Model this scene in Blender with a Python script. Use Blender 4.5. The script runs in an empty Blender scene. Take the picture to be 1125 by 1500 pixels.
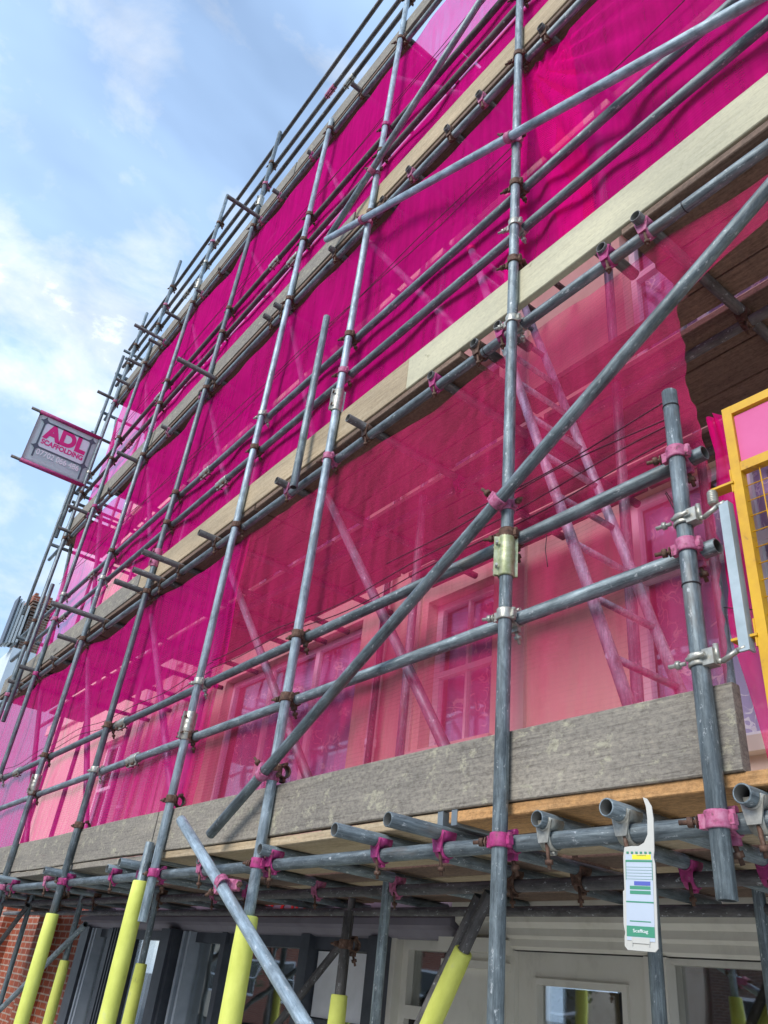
import bpy, bmesh, math, random
from mathutils import Vector, Matrix, Quaternion
random.seed(7)
SC = bpy.context.scene
C = SC.collection
TR = 0.0242           # scaffold tube radius

# ------------------------------------------------------------------ helpers
def link(name, bm, mat, parent=None, smooth=False, loc=None):
    me = bpy.data.meshes.new(name)
    bm.normal_update(); bm.to_mesh(me); bm.free()
    if mat is not None:
        for m in (mat if isinstance(mat, (list, tuple)) else [mat]): me.materials.append(m)
    if smooth: me.shade_smooth()
    o = bpy.data.objects.new(name, me); C.objects.link(o)
    if loc: o.location = loc
    if parent: o.parent = parent
    return o

def inst(name, me, mw, parent=None, pmw=None):
    o = bpy.data.objects.new(name, me); C.objects.link(o)
    if parent is not None:
        o.parent = parent
        o.matrix_local = pmw.inverted() @ mw
    else: o.matrix_local = mw
    return o

def tag(o, label, cat, group=None, kind=None):
    o['label'] = label; o['category'] = cat
    if group: o['group'] = group
    if kind: o['kind'] = kind
    return o

def thing(name, label, cat, loc=(0, 0, 0), group=None):
    o = bpy.data.objects.new(name, None); C.objects.link(o); o.location = loc
    o.empty_display_size = 0.1
    return tag(o, label, cat, group)

def box(bm, x0, x1, y0, y1, z0, z1, M=None, mi=0):
    vs = [bm.verts.new(v) for v in ((x0,y0,z0),(x1,y0,z0),(x1,y1,z0),(x0,y1,z0),(x0,y0,z1),(x1,y0,z1),(x1,y1,z1),(x0,y1,z1))]
    if M is not None:
        for v in vs: v.co = M @ v.co
    for f in ((0,3,2,1),(4,5,6,7),(0,1,5,4),(1,2,6,5),(2,3,7,6),(3,0,4,7)):
        fc = bm.faces.new([vs[i] for i in f]); fc.material_index = mi
    return vs

def lathe(bm, prof, M=None, seg=16, close=False, mi=0, a0=0.0, a1=2*math.pi):
    """revolve (r,z) profile about local Z"""
    full = abs(a1-a0-2*math.pi) < 1e-6
    n = seg if full else seg+1
    rings = []
    for r, z in prof:
        ring = []
        for i in range(n):
            a = a0+(a1-a0)*i/seg
            v = Vector((r*math.cos(a), r*math.sin(a), z))
            if M is not None: v = M @ v
            ring.append(bm.verts.new(v))
        rings.append(ring)
    pairs = list(zip(rings, rings[1:]))
    if close: pairs.append((rings[-1], rings[0]))
    for A, B in pairs:
        for i in range(seg):
            j = (i+1) % n
            f = bm.faces.new((A[i], A[j], B[j], B[i])); f.material_index = mi; f.smooth = True
    return rings

def cyl(bm, p0, p1, r, seg=10, mi=0, r1=None):
    p0, p1 = Vector(p0), Vector(p1)
    M = frame(p0, p1); L = (p1-p0).length
    r1 = r if r1 is None else r1
    rings = lathe(bm, [(r, 0), (r1, L)], M, seg, mi=mi)
    for ring, rev in ((rings[0], True), (rings[1], False)):
        f = bm.faces.new(list(reversed(ring)) if rev else ring); f.material_index = mi

def frame(p0, p1):
    p0, p1 = Vector(p0), Vector(p1)
    q = (p1-p0).normalized().to_track_quat('Z', 'Y')
    return Matrix.Translation(p0) @ q.to_matrix().to_4x4()

AX = Matrix.Rotation(math.pi/2, 4, 'Y')       # local Z -> X
AY = Matrix.Rotation(-math.pi/2, 4, 'X')      # local Z -> Y

def hexnut(bm, c, d, r=.012, h=.012, mi=0):
    d = Vector(d).normalized(); c = Vector(c)
    cyl(bm, c-d*h/2, c+d*h/2, r, 6, mi)

# ------------------------------------------------------------------ materials
def new_mat(name):
    m = bpy.data.materials.new(name); m.use_nodes = True
    nt = m.node_tree; bs = nt.nodes['Principled BSDF']
    return m, nt, bs

def N(nt, t, **kw):
    n = nt.nodes.new(t)
    for k, v in kw.items():
        if k in ('inputs',):
            for a, b_ in v.items(): n.inputs[a].default_value = b_
        else: setattr(n, k, v)
    return n

def ramp(nt, fac, stops, interp='LINEAR'):
    r = nt.nodes.new('ShaderNodeValToRGB'); r.color_ramp.interpolation = interp
    e = r.color_ramp.elements
    e[0].position, e[0].color = stops[0][0], (*stops[0][1], 1)
    e[1].position, e[1].color = stops[-1][0], (*stops[-1][1], 1)
    for p, c in stops[1:-1]:
        x = e.new(p); x.color = (*c, 1)
    nt.links.new(fac, r.inputs['Fac'])
    return r

def coords(nt, scale=(1, 1, 1), kind='Object', rand=True):
    tc = N(nt, 'ShaderNodeTexCoord'); mp = N(nt, 'ShaderNodeMapping')
    mp.inputs['Scale'].default_value = scale
    nt.links.new(tc.outputs[kind], mp.inputs['Vector'])
    if rand:
        oi = N(nt, 'ShaderNodeObjectInfo'); mu = N(nt, 'ShaderNodeMath', operation='MULTIPLY'); mu.inputs[1].default_value = 37.0
        nt.links.new(oi.outputs['Random'], mu.inputs[0])
        cb = N(nt, 'ShaderNodeCombineXYZ')
        for i in range(3): nt.links.new(mu.outputs[0], cb.inputs[i])
        nt.links.new(cb.outputs[0], mp.inputs['Location'])
    return mp.outputs['Vector']

def noise(nt, vec, scale, detail=4, rough=.6, dist=0):
    n = N(nt, 'ShaderNodeTexNoise'); n.inputs['Scale'].default_value = scale
    n.inputs['Detail'].default_value = detail; n.inputs['Roughness'].default_value = rough; n.inputs['Distortion'].default_value = dist
    nt.links.new(vec, n.inputs['Vector']); return n.outputs['Fac']

def mixc(nt, fac, a, b, mode='MIX'):
    m = N(nt, 'ShaderNodeMix', data_type='RGBA', blend_type=mode)
    for k, v in ((6, a), (7, b)):
        if isinstance(v, tuple): m.inputs[k].default_value = (*v, 1)
        else: nt.links.new(v, m.inputs[k])
    if isinstance(fac, (int, float)): m.inputs[0].default_value = fac
    else: nt.links.new(fac, m.inputs[0])
    return m.outputs[2]

def bump(nt, h, bs, strength=.3, dist=.01):
    b = N(nt, 'ShaderNodeBump'); b.inputs['Strength'].default_value = strength; b.inputs['Distance'].default_value = dist
    nt.links.new(h, b.inputs['Height']); nt.links.new(b.outputs[0], bs.inputs['Normal'])

def mat_noise(name, stops, scale=(1,1,1), nscale=8, rough=.7, metal=0, bumps=.2, bdist=.004, detail=6, kind='Object', dist=0, spec=.5):
    m, nt, bs = new_mat(name)
    v = coords(nt, scale, kind)
    n = noise(nt, v, nscale, detail, .65, dist)
    r = ramp(nt, n, stops)
    nt.links.new(r.outputs[0], bs.inputs['Base Color'])
    bs.inputs['Roughness'].default_value = rough; bs.inputs['Metallic'].default_value = metal
    bs.inputs['Specular IOR Level'].default_value = spec
    if bumps: bump(nt, n, bs, bumps, bdist)
    return m

def mat_tube(name, dark, light, metal=.35, speck=(.62,.66,.68), rough=.42):
    m, nt, bs = new_mat(name)
    v = coords(nt, (26, 26, 1.6)); a = noise(nt, v, 3.4, 8, .82)
    r = ramp(nt, a, [(.36, dark), (.66, light)])
    v2 = coords(nt, (1, 1, .5)); s = noise(nt, v2, 60, 5, .75)
    sr = ramp(nt, s, [(.60, (0,0,0)), (.68, (.9,.9,.9))])
    c = mixc(nt, sr.outputs[0], r.outputs[0], speck)
    vm = coords(nt, (1, 1, .45)); md = noise(nt, vm, 17, 6, .7, .4)
    mrp = ramp(nt, md, [(.32, (.52,.52,.52)), (.5, (1.0,1.0,1.0)), (.68, (1.45,1.45,1.43))])
    c = mixc(nt, 1.0, c, mrp.outputs[0], 'MULTIPLY')
    # rust and cement patches
    v3 = coords(nt, (1, 1, .25)); p = noise(nt, v3, 9, 5, .6)
    pr = ramp(nt, p, [(.60, (0,0,0)), (.74, (.75,.75,.75))])
    c = mixc(nt, pr.outputs[0], c, (.20,.15,.115))
    # per-tube tone
    oi = N(nt, 'ShaderNodeObjectInfo'); mr = N(nt, 'ShaderNodeMapRange'); mr.inputs[3].default_value = .72; mr.inputs[4].default_value = 1.2
    nt.links.new(oi.outputs['Random'], mr.inputs[0])
    hs = N(nt, 'ShaderNodeHueSaturation'); nt.links.new(c, hs.inputs['Color']); nt.links.new(mr.outputs[0], hs.inputs['Value'])
    nt.links.new(hs.outputs[0], bs.inputs['Base Color'])
    bs.inputs['Metallic'].default_value = metal
    rr = N(nt, 'ShaderNodeMapRange'); rr.inputs[3].default_value = rough-.1; rr.inputs[4].default_value = rough+.25
    nt.links.new(a, rr.inputs[0]); nt.links.new(rr.outputs[0], bs.inputs['Roughness'])
    bump(nt, a, bs, .45, .003)
    return m

def mat_wood(name, stops, stain=None, stain_lo=.56, stain_hi=.62, axis=0, stain_scale=9, rough=.85, fine=1.0, speck=1.0):
    m, nt, bs = new_mat(name)
    sc = [30, 30, 30]; sc[axis] = 1.1
    v = coords(nt, tuple(sc)); g = noise(nt, v, 4*fine, 7, .72, .6)
    r = ramp(nt, g, stops)
    c = r.outputs[0]
    v4 = coords(nt, tuple(1.0 if i != axis else .35 for i in range(3))); big = noise(nt, v4, 4, 3)
    br = ramp(nt, big, [(.3, (.78,.78,.78)), (.7, (1.12,1.1,1.06))])
    c = mixc(nt, 1.0, c, br.outputs[0], 'MULTIPLY')
    if stain:
        v2 = coords(nt, tuple(1.0 if i != axis else .7 for i in range(3)))
        s = noise(nt, v2, stain_scale, 9, .75, .3)
        sr = ramp(nt, s, [(stain_lo, (0,0,0)), (stain_hi, (.85,.85,.85))])
        c = mixc(nt, sr.outputs[0], c, stain)
    v5 = coords(nt, tuple(1.0 if i != axis else .6 for i in range(3))); sp2 = noise(nt, v5, 75, 5, .8)
    s2 = ramp(nt, sp2, [(.36, (.62,.60,.58)), (.52, (1,1,1)), (.66, (1.22,1.2,1.12))])
    c = mixc(nt, speck, c, s2.outputs[0], 'MULTIPLY')
    vo = N(nt, 'ShaderNodeTexVoronoi'); vo.inputs['Scale'].default_value = 2.6; nt.links.new(v4, vo.inputs['Vector'])
    kr = ramp(nt, vo.outputs['Distance'], [(.03, (.35,.3,.26)), (.075, (1,1,1))]); c = mixc(nt, .8, c, kr.outputs[0], 'MULTIPLY')
    nt.links.new(c, bs.inputs['Base Color']); bs.inputs['Roughness'].default_value = rough
    bump(nt, g, bs, .5, .004)
    return m

def mat_plain(name, col, rough=.6, metal=0, var=.12, nscale=15, spec=.5):
    d = tuple(max(0, c*(1-var)) for c in col); l = tuple(min(1, c*(1+var)) for c in col)
    return mat_noise(name, [(.3, d), (.7, l)], nscale=nscale, rough=rough, metal=metal, bumps=.08, spec=spec)

M = {}
M['tube'] = mat_tube('galvanised_steel', (.075,.10,.115), (.27,.325,.35))
M['tube_bright'] = mat_tube('bright_galvanised_steel', (.17,.23,.27), (.44,.53,.59), metal=.3)
M['tube_dark'] = mat_tube('dull_brown_steel', (.075,.07,.07), (.17,.165,.165), metal=.2, rough=.6)
M['bore'] = mat_plain('tube_bore', (.055,.06,.06), .8)
M['rust'] = mat_noise('rusty_steel', [(.3,(.05,.03,.024)),(.55,(.14,.075,.05)),(.75,(.26,.2,.16))], nscale=60, rough=.75, metal=.3)
M['zinc'] = mat_noise('zinc_plated_steel', [(.3,(.28,.28,.25)),(.7,(.56,.55,.48))], nscale=50, rough=.4, metal=.55)
M['pinkpaint'] = mat_noise('pink_painted_steel', [(.32,(.09,.05,.05)),(.45,(.42,.09,.20)),(.7,(.52,.22,.33))], nscale=45, rough=.6)
M['magenta_paint'] = mat_noise('magenta_painted_steel', [(.32,(.07,.04,.045)),(.42,(.30,.03,.13)),(.6,(.46,.04,.21)),(.72,(.42,.17,.27))], nscale=38, rough=.6)
M['greenzinc'] = mat_noise('green_tinged_steel', [(.35,(.26,.3,.14)),(.7,(.5,.52,.36))], nscale=40, rough=.45, metal=.4)
M['board_old'] = mat_wood('weathered_grey_board', [(.30,(.13,.115,.10)),(.44,(.245,.225,.195)),(.70,(.335,.31,.265))], stain=(.38,.36,.27), stain_lo=.55, stain_hi=.61, stain_scale=19)
M['board_cream'] = mat_wood('cream_painted_board', [(.28,(.36,.34,.23)),(.42,(.53,.51,.37)),(.8,(.58,.56,.42))], stain=(.27,.25,.15), stain_lo=.62, stain_hi=.70, stain_scale=9, fine=.8, speck=.3)
M['board_pine'] = mat_wood('pale_pine_board', [(.3,(.27,.20,.12)),(.48,(.44,.35,.23)),(.72,(.53,.44,.31))], speck=.5, stain=(.58,.34,.26), stain_lo=.64, stain_hi=.72, stain_scale=5)
M['board_orange'] = mat_wood('orange_pine_board', [(.25,(.34,.18,.07)),(.5,(.52,.29,.12)),(.75,(.6,.36,.17))])
M['deck'] = mat_wood('brown_deck_board', [(.25,(.115,.075,.055)),(.5,(.2,.135,.10)),(.75,(.27,.19,.145))], stain=(.3,.25,.2), stain_lo=.66, stain_hi=.75)
M['band'] = mat_plain('board_end_band', (.26,.30,.32), .45, .6)
M['render'] = mat_noise('cream_render', [(.28,(.60,.46,.33)),(.45,(.77,.62,.46)),(.7,(.82,.68,.52))], scale=(1,1,.45), nscale=3.2, rough=.9, bumps=.15, bdist=.01)
M['render_pale'] = mat_noise('pale_painted_stone', [(.3,(.72,.62,.5)),(.7,(.8,.71,.58))], nscale=6, rough=.85)
M['white_paint'] = mat_noise('white_gloss_paint', [(.3,(.78,.79,.80)),(.6,(.87,.88,.90)),(.8,(.9,.9,.9))], nscale=7, rough=.5)
M['shop_cream'] = mat_noise('grimy_cream_paint', [(.25,(.60,.57,.49)),(.45,(.74,.71,.62)),(.75,(.80,.77,.69))], nscale=5, rough=.6, scale=(1,1,.6))
M['shop_grey'] = mat_noise('dark_grey_paint', [(.3,(.045,.052,.065)),(.7,(.085,.095,.115))], nscale=6, rough=.4)
M['shop_blue'] = mat_noise('pale_grey_blue_paint', [(.3,(.32,.37,.43)),(.7,(.45,.5,.56))], nscale=6, rough=.45)
M['fascia'] = mat_noise('mauve_grey_fascia', [(.3,(.19,.17,.2)),(.7,(.26,.24,.28))], nscale=3, rough=.5)
M['red_letter'] = mat_plain('red_lettering', (.6,.02,.02), .4, 0, .05)
M['black'] = mat_plain('black_gloss_paint', (.015,.015,.017), .25)
M['yellow_foam'] = mat_noise('yellow_foam', [(.27,(.40,.42,.10)),(.36,(.60,.65,.12)),(.60,(.72,.77,.17)),(.74,(.60,.62,.28))], nscale=11, rough=.75, bumps=.35, detail=9, scale=(1,1,.5))
M['yellow_paint'] = mat_noise('yellow_powder_coat', [(.30,(.30,.15,.03)),(.38,(.58,.31,.006)),(.6,(.68,.39,.006)),(.8,(.72,.44,.02))], nscale=12, rough=.45)
M['pink_panel'] = mat_noise('pink_plastic_panel', [(.3,(.58,.07,.24)),(.7,(.66,.11,.30))], nscale=3, rough=.45, bumps=.03)
M['white_flat'] = mat_noise('white_painted_bar', [(.3,(.30,.37,.39)),(.7,(.44,.52,.55))], nscale=14, rough=.4, metal=.2)
M['cord'] = mat_plain('dark_red_cord', (.07,.012,.03), .8)
M['black_cord'] = mat_plain('black_cable_tie', (.015,.013,.014), .5)
M['tar'] = mat_noise('asphalt', [(.3,(.06,.06,.06)),(.7,(.11,.11,.11))], nscale=60, rough=.9)
M['paving'] = mat_noise('grey_paving', [(.3,(.36,.35,.33)),(.7,(.48,.47,.44))], nscale=20, rough=.9)
M['slate'] = mat_noise('slate_roof', [(.3,(.06,.065,.08)),(.7,(.11,.115,.13))], nscale=14, rough=.7)
M['leaf'] = mat_noise('leaf_green', [(.3,(.035,.07,.02)),(.7,(.09,.13,.04))], nscale=3, rough=.6, bumps=0)
M['bark'] = mat_noise('bark', [(.3,(.06,.045,.035)),(.7,(.13,.1,.08))], nscale=20, rough=.9)
M['far_grey'] = mat_noise('pale_blue_grey_wall', [(.3,(.6,.68,.72)),(.7,(.7,.78,.82))], nscale=1.5, rough=.8)

M['far_white'] = mat_plain('faded_white_boarding', (.5,.54,.54), .6)

def mat_brick(name, c1, c2, mortar, scale=1.0):
    m, nt, bs = new_mat(name)
    tc = N(nt, 'ShaderNodeTexCoord'); sp = N(nt, 'ShaderNodeSeparateXYZ'); nt.links.new(tc.outputs['Object'], sp.inputs[0])
    add = N(nt, 'ShaderNodeMath', operation='ADD'); nt.links.new(sp.outputs[0], add.inputs[0]); nt.links.new(sp.outputs[1], add.inputs[1])
    cb = N(nt, 'ShaderNodeCombineXYZ'); nt.links.new(add.outputs[0], cb.inputs[0]); nt.links.new(sp.outputs[2], cb.inputs[1])
    b = N(nt, 'ShaderNodeTexBrick'); nt.links.new(cb.outputs[0], b.inputs['Vector'])
    b.inputs['Color1'].default_value = (*c1, 1); b.inputs['Color2'].default_value = (*c2, 1); b.inputs['Mortar'].default_value = (*mortar, 1)
    b.inputs['Scale'].default_value = scale; b.inputs['Mortar Size'].default_value = .009; b.inputs['Brick Width'].default_value = .225; b.inputs['Row Height'].default_value = .075
    n = noise(nt, tc.outputs['Object'], 9, 6)
    rr = ramp(nt, n, [(.3, (.7,.7,.7)), (.7, (1.15,1.15,1.15))])
    c = mixc(nt, 1.0, b.outputs[0], rr.outputs[0], 'MULTIPLY')
    nt.links.new(c, bs.inputs['Base Color']); bs.inputs['Roughness'].default_value = .9
    bump(nt, b.outputs['Fac'], bs, -.4, .006)
    return m
M['brick'] = mat_brick('red_brick', (.36,.085,.035), (.27,.06,.03), (.4,.3,.24))
M['brick_dark'] = mat_brick('brown_brick', (.20,.10,.06), (.14,.075,.05), (.3,.26,.22))

def mat_net(name, col, tint, cover, rows=260., wob=.12, grain=1.0):
    """fine woven debris mesh: coloured threads that scatter, open gaps that show what is behind, tinted by unresolved threads"""
    m, nt, bs = new_mat(name); nt.nodes.remove(bs)
    out = nt.nodes['Material Output']
    tc = N(nt, 'ShaderNodeTexCoord')
    sp = N(nt, 'ShaderNodeMapping'); sp.inputs['Scale'].default_value = (.12*rows, 1, rows)
    nt.links.new(tc.outputs['UV'], sp.inputs['Vector'])
    n1 = noise(nt, sp.outputs[0], 1.0, 2, .5)                           # horizontal thread rows
    n2 = noise(nt, tc.outputs['Object'], 2.2, 5, .6, .4)                # density blotches
    n3 = noise(nt, tc.outputs['Object'], 26, 3, .6)
    pr = N(nt, 'ShaderNodeMapping'); pr.inputs['Scale'].default_value = (9, 1, .8); pr.inputs['Rotation'].default_value = (0, .35, 0)
    nt.links.new(tc.outputs['Object'], pr.inputs['Vector'])
    n4 = noise(nt, pr.outputs[0], 1.6, 4, .6, .5)                       # long soft creases
    f = N(nt, 'ShaderNodeMath', operation='MULTIPLY_ADD'); nt.links.new(n1, f.inputs[0]); f.inputs[1].default_value = wob*1.6*grain; f.inputs[2].default_value = cover-wob*.8*grain
    f2 = N(nt, 'ShaderNodeMath', operation='MULTIPLY_ADD'); nt.links.new(n2, f2.inputs[0]); f2.inputs[1].default_value = wob*1.1; nt.links.new(f.outputs[0], f2.inputs[2])
    f3 = N(nt, 'ShaderNodeMath', operation='MULTIPLY_ADD'); nt.links.new(n4, f3.inputs[0]); f3.inputs[1].default_value = wob*2.2; nt.links.new(f2.outputs[0], f3.inputs[2])
    f4 = N(nt, 'ShaderNodeMath', operation='ADD', use_clamp=True); nt.links.new(f3.outputs[0], f4.inputs[0]); f4.inputs[1].default_value = -wob*1.65
    wv = N(nt, 'ShaderNodeTexWave', wave_type='BANDS', bands_direction='Y'); wv.inputs['Scale'].default_value = 17; wv.inputs['Distortion'].default_value = 1.5; wv.inputs['Detail'].default_value = 2
    nt.links.new(tc.outputs['UV'], wv.inputs['Vector'])
    wr = ramp(nt, wv.outputs['Fac'], [(.0, (0,0,0)), (.25, (1,1,1))]); mk = ramp(nt, n2, [(.42, (0,0,0)), (.62, (1,1,1))])
    wm = N(nt, 'ShaderNodeMath', operation='MULTIPLY'); nt.links.new(wr.outputs[0], wm.inputs[0]); nt.links.new(mk.outputs[0], wm.inputs[1])
    f5 = N(nt, 'ShaderNodeMath', operation='MULTIPLY_ADD', use_clamp=True); nt.links.new(wm.outputs[0], f5.inputs[0]); f5.inputs[1].default_value = -.11; nt.links.new(f4.outputs[0], f5.inputs[2]); f4 = f5
    df = N(nt, 'ShaderNodeBsdfDiffuse'); tl = N(nt, 'ShaderNodeBsdfTranslucent')
    cc = mixc(nt, n3, tuple(c*.86 for c in col), tuple(min(1, c*1.1) for c in col))
    nt.links.new(cc, df.inputs[0]); nt.links.new(cc, tl.inputs[0])
    mx = N(nt, 'ShaderNodeMixShader'); mx.inputs[0].default_value = .27
    nt.links.new(df.outputs[0], mx.inputs[1]); nt.links.new(tl.outputs[0], mx.inputs[2])
    tr = N(nt, 'ShaderNodeBsdfTransparent'); tr.inputs[0].default_value = (*tint, 1)
    m2 = N(nt, 'ShaderNodeMixShader'); nt.links.new(f4.outputs[0], m2.inputs[0])
    nt.links.new(tr.outputs[0], m2.inputs[1]); nt.links.new(mx.outputs[0], m2.inputs[2])
    nt.links.new(m2.outputs[0], out.inputs['Surface'])
    m.use_transparent_shadow = True if hasattr(m, 'use_transparent_shadow') else None
    return m
M['net_low'] = mat_net('pink_mesh_warm_lit', (.97,.045,.22), (1.0,.87,.96), .32, rows=120., wob=.16)  # same pink net throughout; each sheet's light and viewing angle painted into its hue
M['net_mid'] = mat_net('pink_mesh_sky_lit', (.98,.008,.32), (1.0,.72,.90), .50, rows=140., wob=.16)
M['net_left'] = mat_net('pink_mesh_grazing_view', (.97,.014,.31), (1.0,.74,.92), .47, rows=140., wob=.15)  # left half: the grazing view is put into hue and cover
M['net_high'] = mat_net('pink_mesh_dense_sky_lit', (.98,.008,.33), (1.0,.72,.90), .57, rows=140., wob=.16)
M['net_dark'] = mat_net('net_fold_mesh', (.96,.010,.26), (1.0,.6,.75), .48)

def mat_glass(name, tint=(.03,.035,.035), alpha=.35):
    m, nt, bs = new_mat(name); nt.nodes.remove(bs); out = nt.nodes['Material Output']
    g = N(nt, 'ShaderNodeBsdfGlossy'); g.inputs['Roughness'].default_value = .02; g.inputs[0].default_value = (.9,.92,.92,1)
    t = N(nt, 'ShaderNodeBsdfTransparent'); t.inputs[0].default_value = (.985,.99,.985,1)
    fr = N(nt, 'ShaderNodeFresnel'); fr.inputs[0].default_value = 1.6
    a = N(nt, 'ShaderNodeMath', operation='MULTIPLY_ADD', use_clamp=True); a.inputs[1].default_value = .13 if alpha < .1 else .5; a.inputs[2].default_value = alpha
    nt.links.new(fr.outputs[0], a.inputs[0])
    n = noise(nt, coords(nt, rand=False), 1.3, 2); bp = N(nt, 'ShaderNodeBump'); bp.inputs['Strength'].default_value = .06; bp.inputs['Distance'].default_value = .05
    nt.links.new(n, bp.inputs['Height']); nt.links.new(bp.outputs[0], g.inputs['Normal'])
    mx = N(nt, 'ShaderNodeMixShader'); nt.links.new(a.outputs[0], mx.inputs[0]); nt.links.new(t.outputs[0], mx.inputs[1]); nt.links.new(g.outputs[0], mx.inputs[2])
    nt.links.new(mx.outputs[0], out.inputs['Surface'])
    return m
M['glass'] = mat_glass('window_glass', alpha=.03)
M['shop_glass'] = mat_glass('shop_window_glass', alpha=.22)

def mat_lace():
    m, nt, bs = new_mat('lilac_lace_curtain')
    v = coords(nt, (1, 1, 1), rand=False)
    wv = N(nt, 'ShaderNodeTexVoronoi', feature='DISTANCE_TO_EDGE'); wv.inputs['Scale'].default_value = 9
    dn = N(nt, 'ShaderNodeTexNoise'); dn.inputs['Scale'].default_value = 6; nt.links.new(v, dn.inputs['Vector'])
    ml = mixc(nt, .35, v, dn.outputs['Color'], 'ADD'); nt.links.new(ml, wv.inputs['Vector'])
    r1 = ramp(nt, wv.outputs[0], [(.0, (1,1,1)), (.035, (1,1,1)), (.06, (0,0,0))])
    n = noise(nt, v, 5, 3); r2 = ramp(nt, n, [(.5, (0,0,0)), (.56, (1,1,1))])
    mk = mixc(nt, 1.0, r1.outputs[0], r2.outputs[0], 'MULTIPLY')
    c = mixc(nt, mk, (.54,.48,.70), (.98,.97,.99))
    nt.links.new(c, bs.inputs['Base Color']); bs.inputs['Roughness'].default_value = .9
    return m
M['lace'] = mat_lace()
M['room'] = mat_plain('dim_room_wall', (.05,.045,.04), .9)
M['room_brown'] = mat_plain('brown_blind', (.34,.26,.13), .8, var=.3, nscale=4)

# ------------------------------------------------------------------ camera
cam = bpy.data.cameras.new('camera'); co = bpy.data.objects.new('camera', cam); C.objects.link(co)
R = Matrix(((0.60737561, 0.36307092, 0.7065935), (0.78771661, -0.39050697, -0.47645235), (0.10294369, 0.84598097, -0.52318141)))
q = R.to_quaternion(); co.rotation_mode = 'QUATERNION'; co.rotation_quaternion = q; co.location = (0, -1.8, 1.6)
cam.sensor_fit = 'VERTICAL'; cam.sensor_height = 24; cam.lens = 24*1147.36/1500; cam.clip_end = 500; cam.clip_start = .05
SC.camera = co

# ------------------------------------------------------------------ scaffold tubes
SCAF = thing('scaffold', 'galvanised steel tube scaffold covering the whole front of the cream building', 'scaffolding')

def tube(name, p0, p1, mat=None, r=TR, hollow=0.12):
    p0, p1 = Vector(p0), Vector(p1); L = (p1-p0).length
    bm = bmesh.new(); ri = r-.0042; h = min(hollow, L*.3); c = .0012
    lathe(bm, [(ri, h), (ri, 0)], seg=20, mi=1)
    rg = lathe(bm, [(ri, 0), (r-c, 0), (r, c), (r, L-c), (r-c, L), (ri, L)], seg=20)
    lathe(bm, [(ri, L), (ri, L-h)], seg=20, mi=1)
    for z in (h, L-h):
        ring = [bm.verts.new((ri*math.cos(2*math.pi*i/20), ri*math.sin(2*math.pi*i/20), z)) for i in range(20)]
        f = bm.faces.new(ring); f.material_index = 1
    bmesh.ops.remove_doubles(bm, verts=bm.verts, dist=1e-5)
    me = bpy.data.meshes.new(name); bm.normal_update(); bm.to_mesh(me); bm.free()
    for i, p in enumerate(me.polygons): p.use_smooth = len(p.vertices) == 4
    me.materials.append(mat or M['tube']); me.materials.append(M['bore'])
    mw = frame(p0, p1)
    o = inst(name, me, mw, SCAF, Matrix.Identity(4))
    o['mw'] = [list(r_) for r_ in mw]
    return o, mw

# --- coupler meshes
def band(bm, axis, c, r0=.0250, r1=.0315, h=.042, seg=18, mi=0):
    Mx = Matrix.Translation(Vector(c)) @ axis
    lathe(bm, [(r0, -h/2), (r1-.002, -h/2), (r1, -h/2+.004), (r1-.003, 0), (r1, h/2-.004), (r1-.002, h/2), (r0, h/2)], Mx, seg, close=True, mi=mi)

def coupler_mesh(mat, boltmat):
    bm = bmesh.new(); I = Matrix.Identity(4)
    band(bm, I, (0,0,0)); band(bm, AX, (0,.052,0))
    # saddle between the two tubes
    box(bm, -.021, .021, .018, .034, -.021, .021)
    # lugs, bolts and nuts: one pair for each band
    box(bm, -.046, -.024, -.010, .008, -.017, .017)
    cyl(bm, (-.040,-.002,0), (-.092,-.022,0), .0062, 8, 1); hexnut(bm, (-.066,-.012,0), (-1,-.38,0), .0135, .014, 1); hexnut(bm, (-.052,-.0065,0), (-1,-.38,0), .0155, .004, 1)
    cyl(bm, (.034,.008,-.022), (.034,.008,.022), .0085, 8); box(bm, .026, .042, -.002, .016, -.012, .012)
    box(bm, -.017, .017, .046, .062, -.048, -.027)
    cyl(bm, (0,.054,-.04), (.004,.072,-.088), .0062, 8, 1); hexnut(bm, (.002,.064,-.066), (.08,.38,-1), .0135, .014, 1)
    cyl(bm, (-.022,.052,.034), (.022,.052,.034), .0085, 8)
    me = bpy.data.meshes.new('coupler'); bm.normal_update(); bm.to_mesh(me); bm.free()
    me.materials.append(mat); me.materials.append(boltmat); return me

def clip_mesh(mat, boltmat):
    """putlog clip: ledger along X through origin, transom along Y through (0,0,.0495)"""
    bm = bmesh.new()
    # plate wrapped over the transom: wide, thin
    lathe(bm, [(.0248,-.032),(.0295,-.032),(.0295,.032),(.0248,.032)], Matrix.Translation((0,-.008,.0495)) @ AY, 14, close=True, a0=math.radians(-10), a1=math.radians(190))
    # hook wrapped round the ledger
    lathe(bm, [(.0248,-.02),(.030,-.02),(.030,.02),(.0248,.02)], AX, 14, close=True, a0=math.radians(-100), a1=math.radians(120))
    vs = box(bm, -.032, .032, -.036, -.0305, -.012, .05)
    for v in vs:
        if v.co.z < 0: v.co.x *= .55
    cyl(bm, (.004,-.024,-.012), (.006,-.014,-.082), .0058, 8, 1); hexnut(bm, (.0055,-.016,-.062), (0,.1,-1), .0125, .013, 1)
    cyl(bm, (-.014,.004,-.034), (.014,.004,-.034), .007, 8)
    me = bpy.data.meshes.new('transom_clip'); bm.normal_update(); bm.to_mesh(me); bm.free()
    me.materials.append(mat); me.materials.append(boltmat); return me

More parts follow.
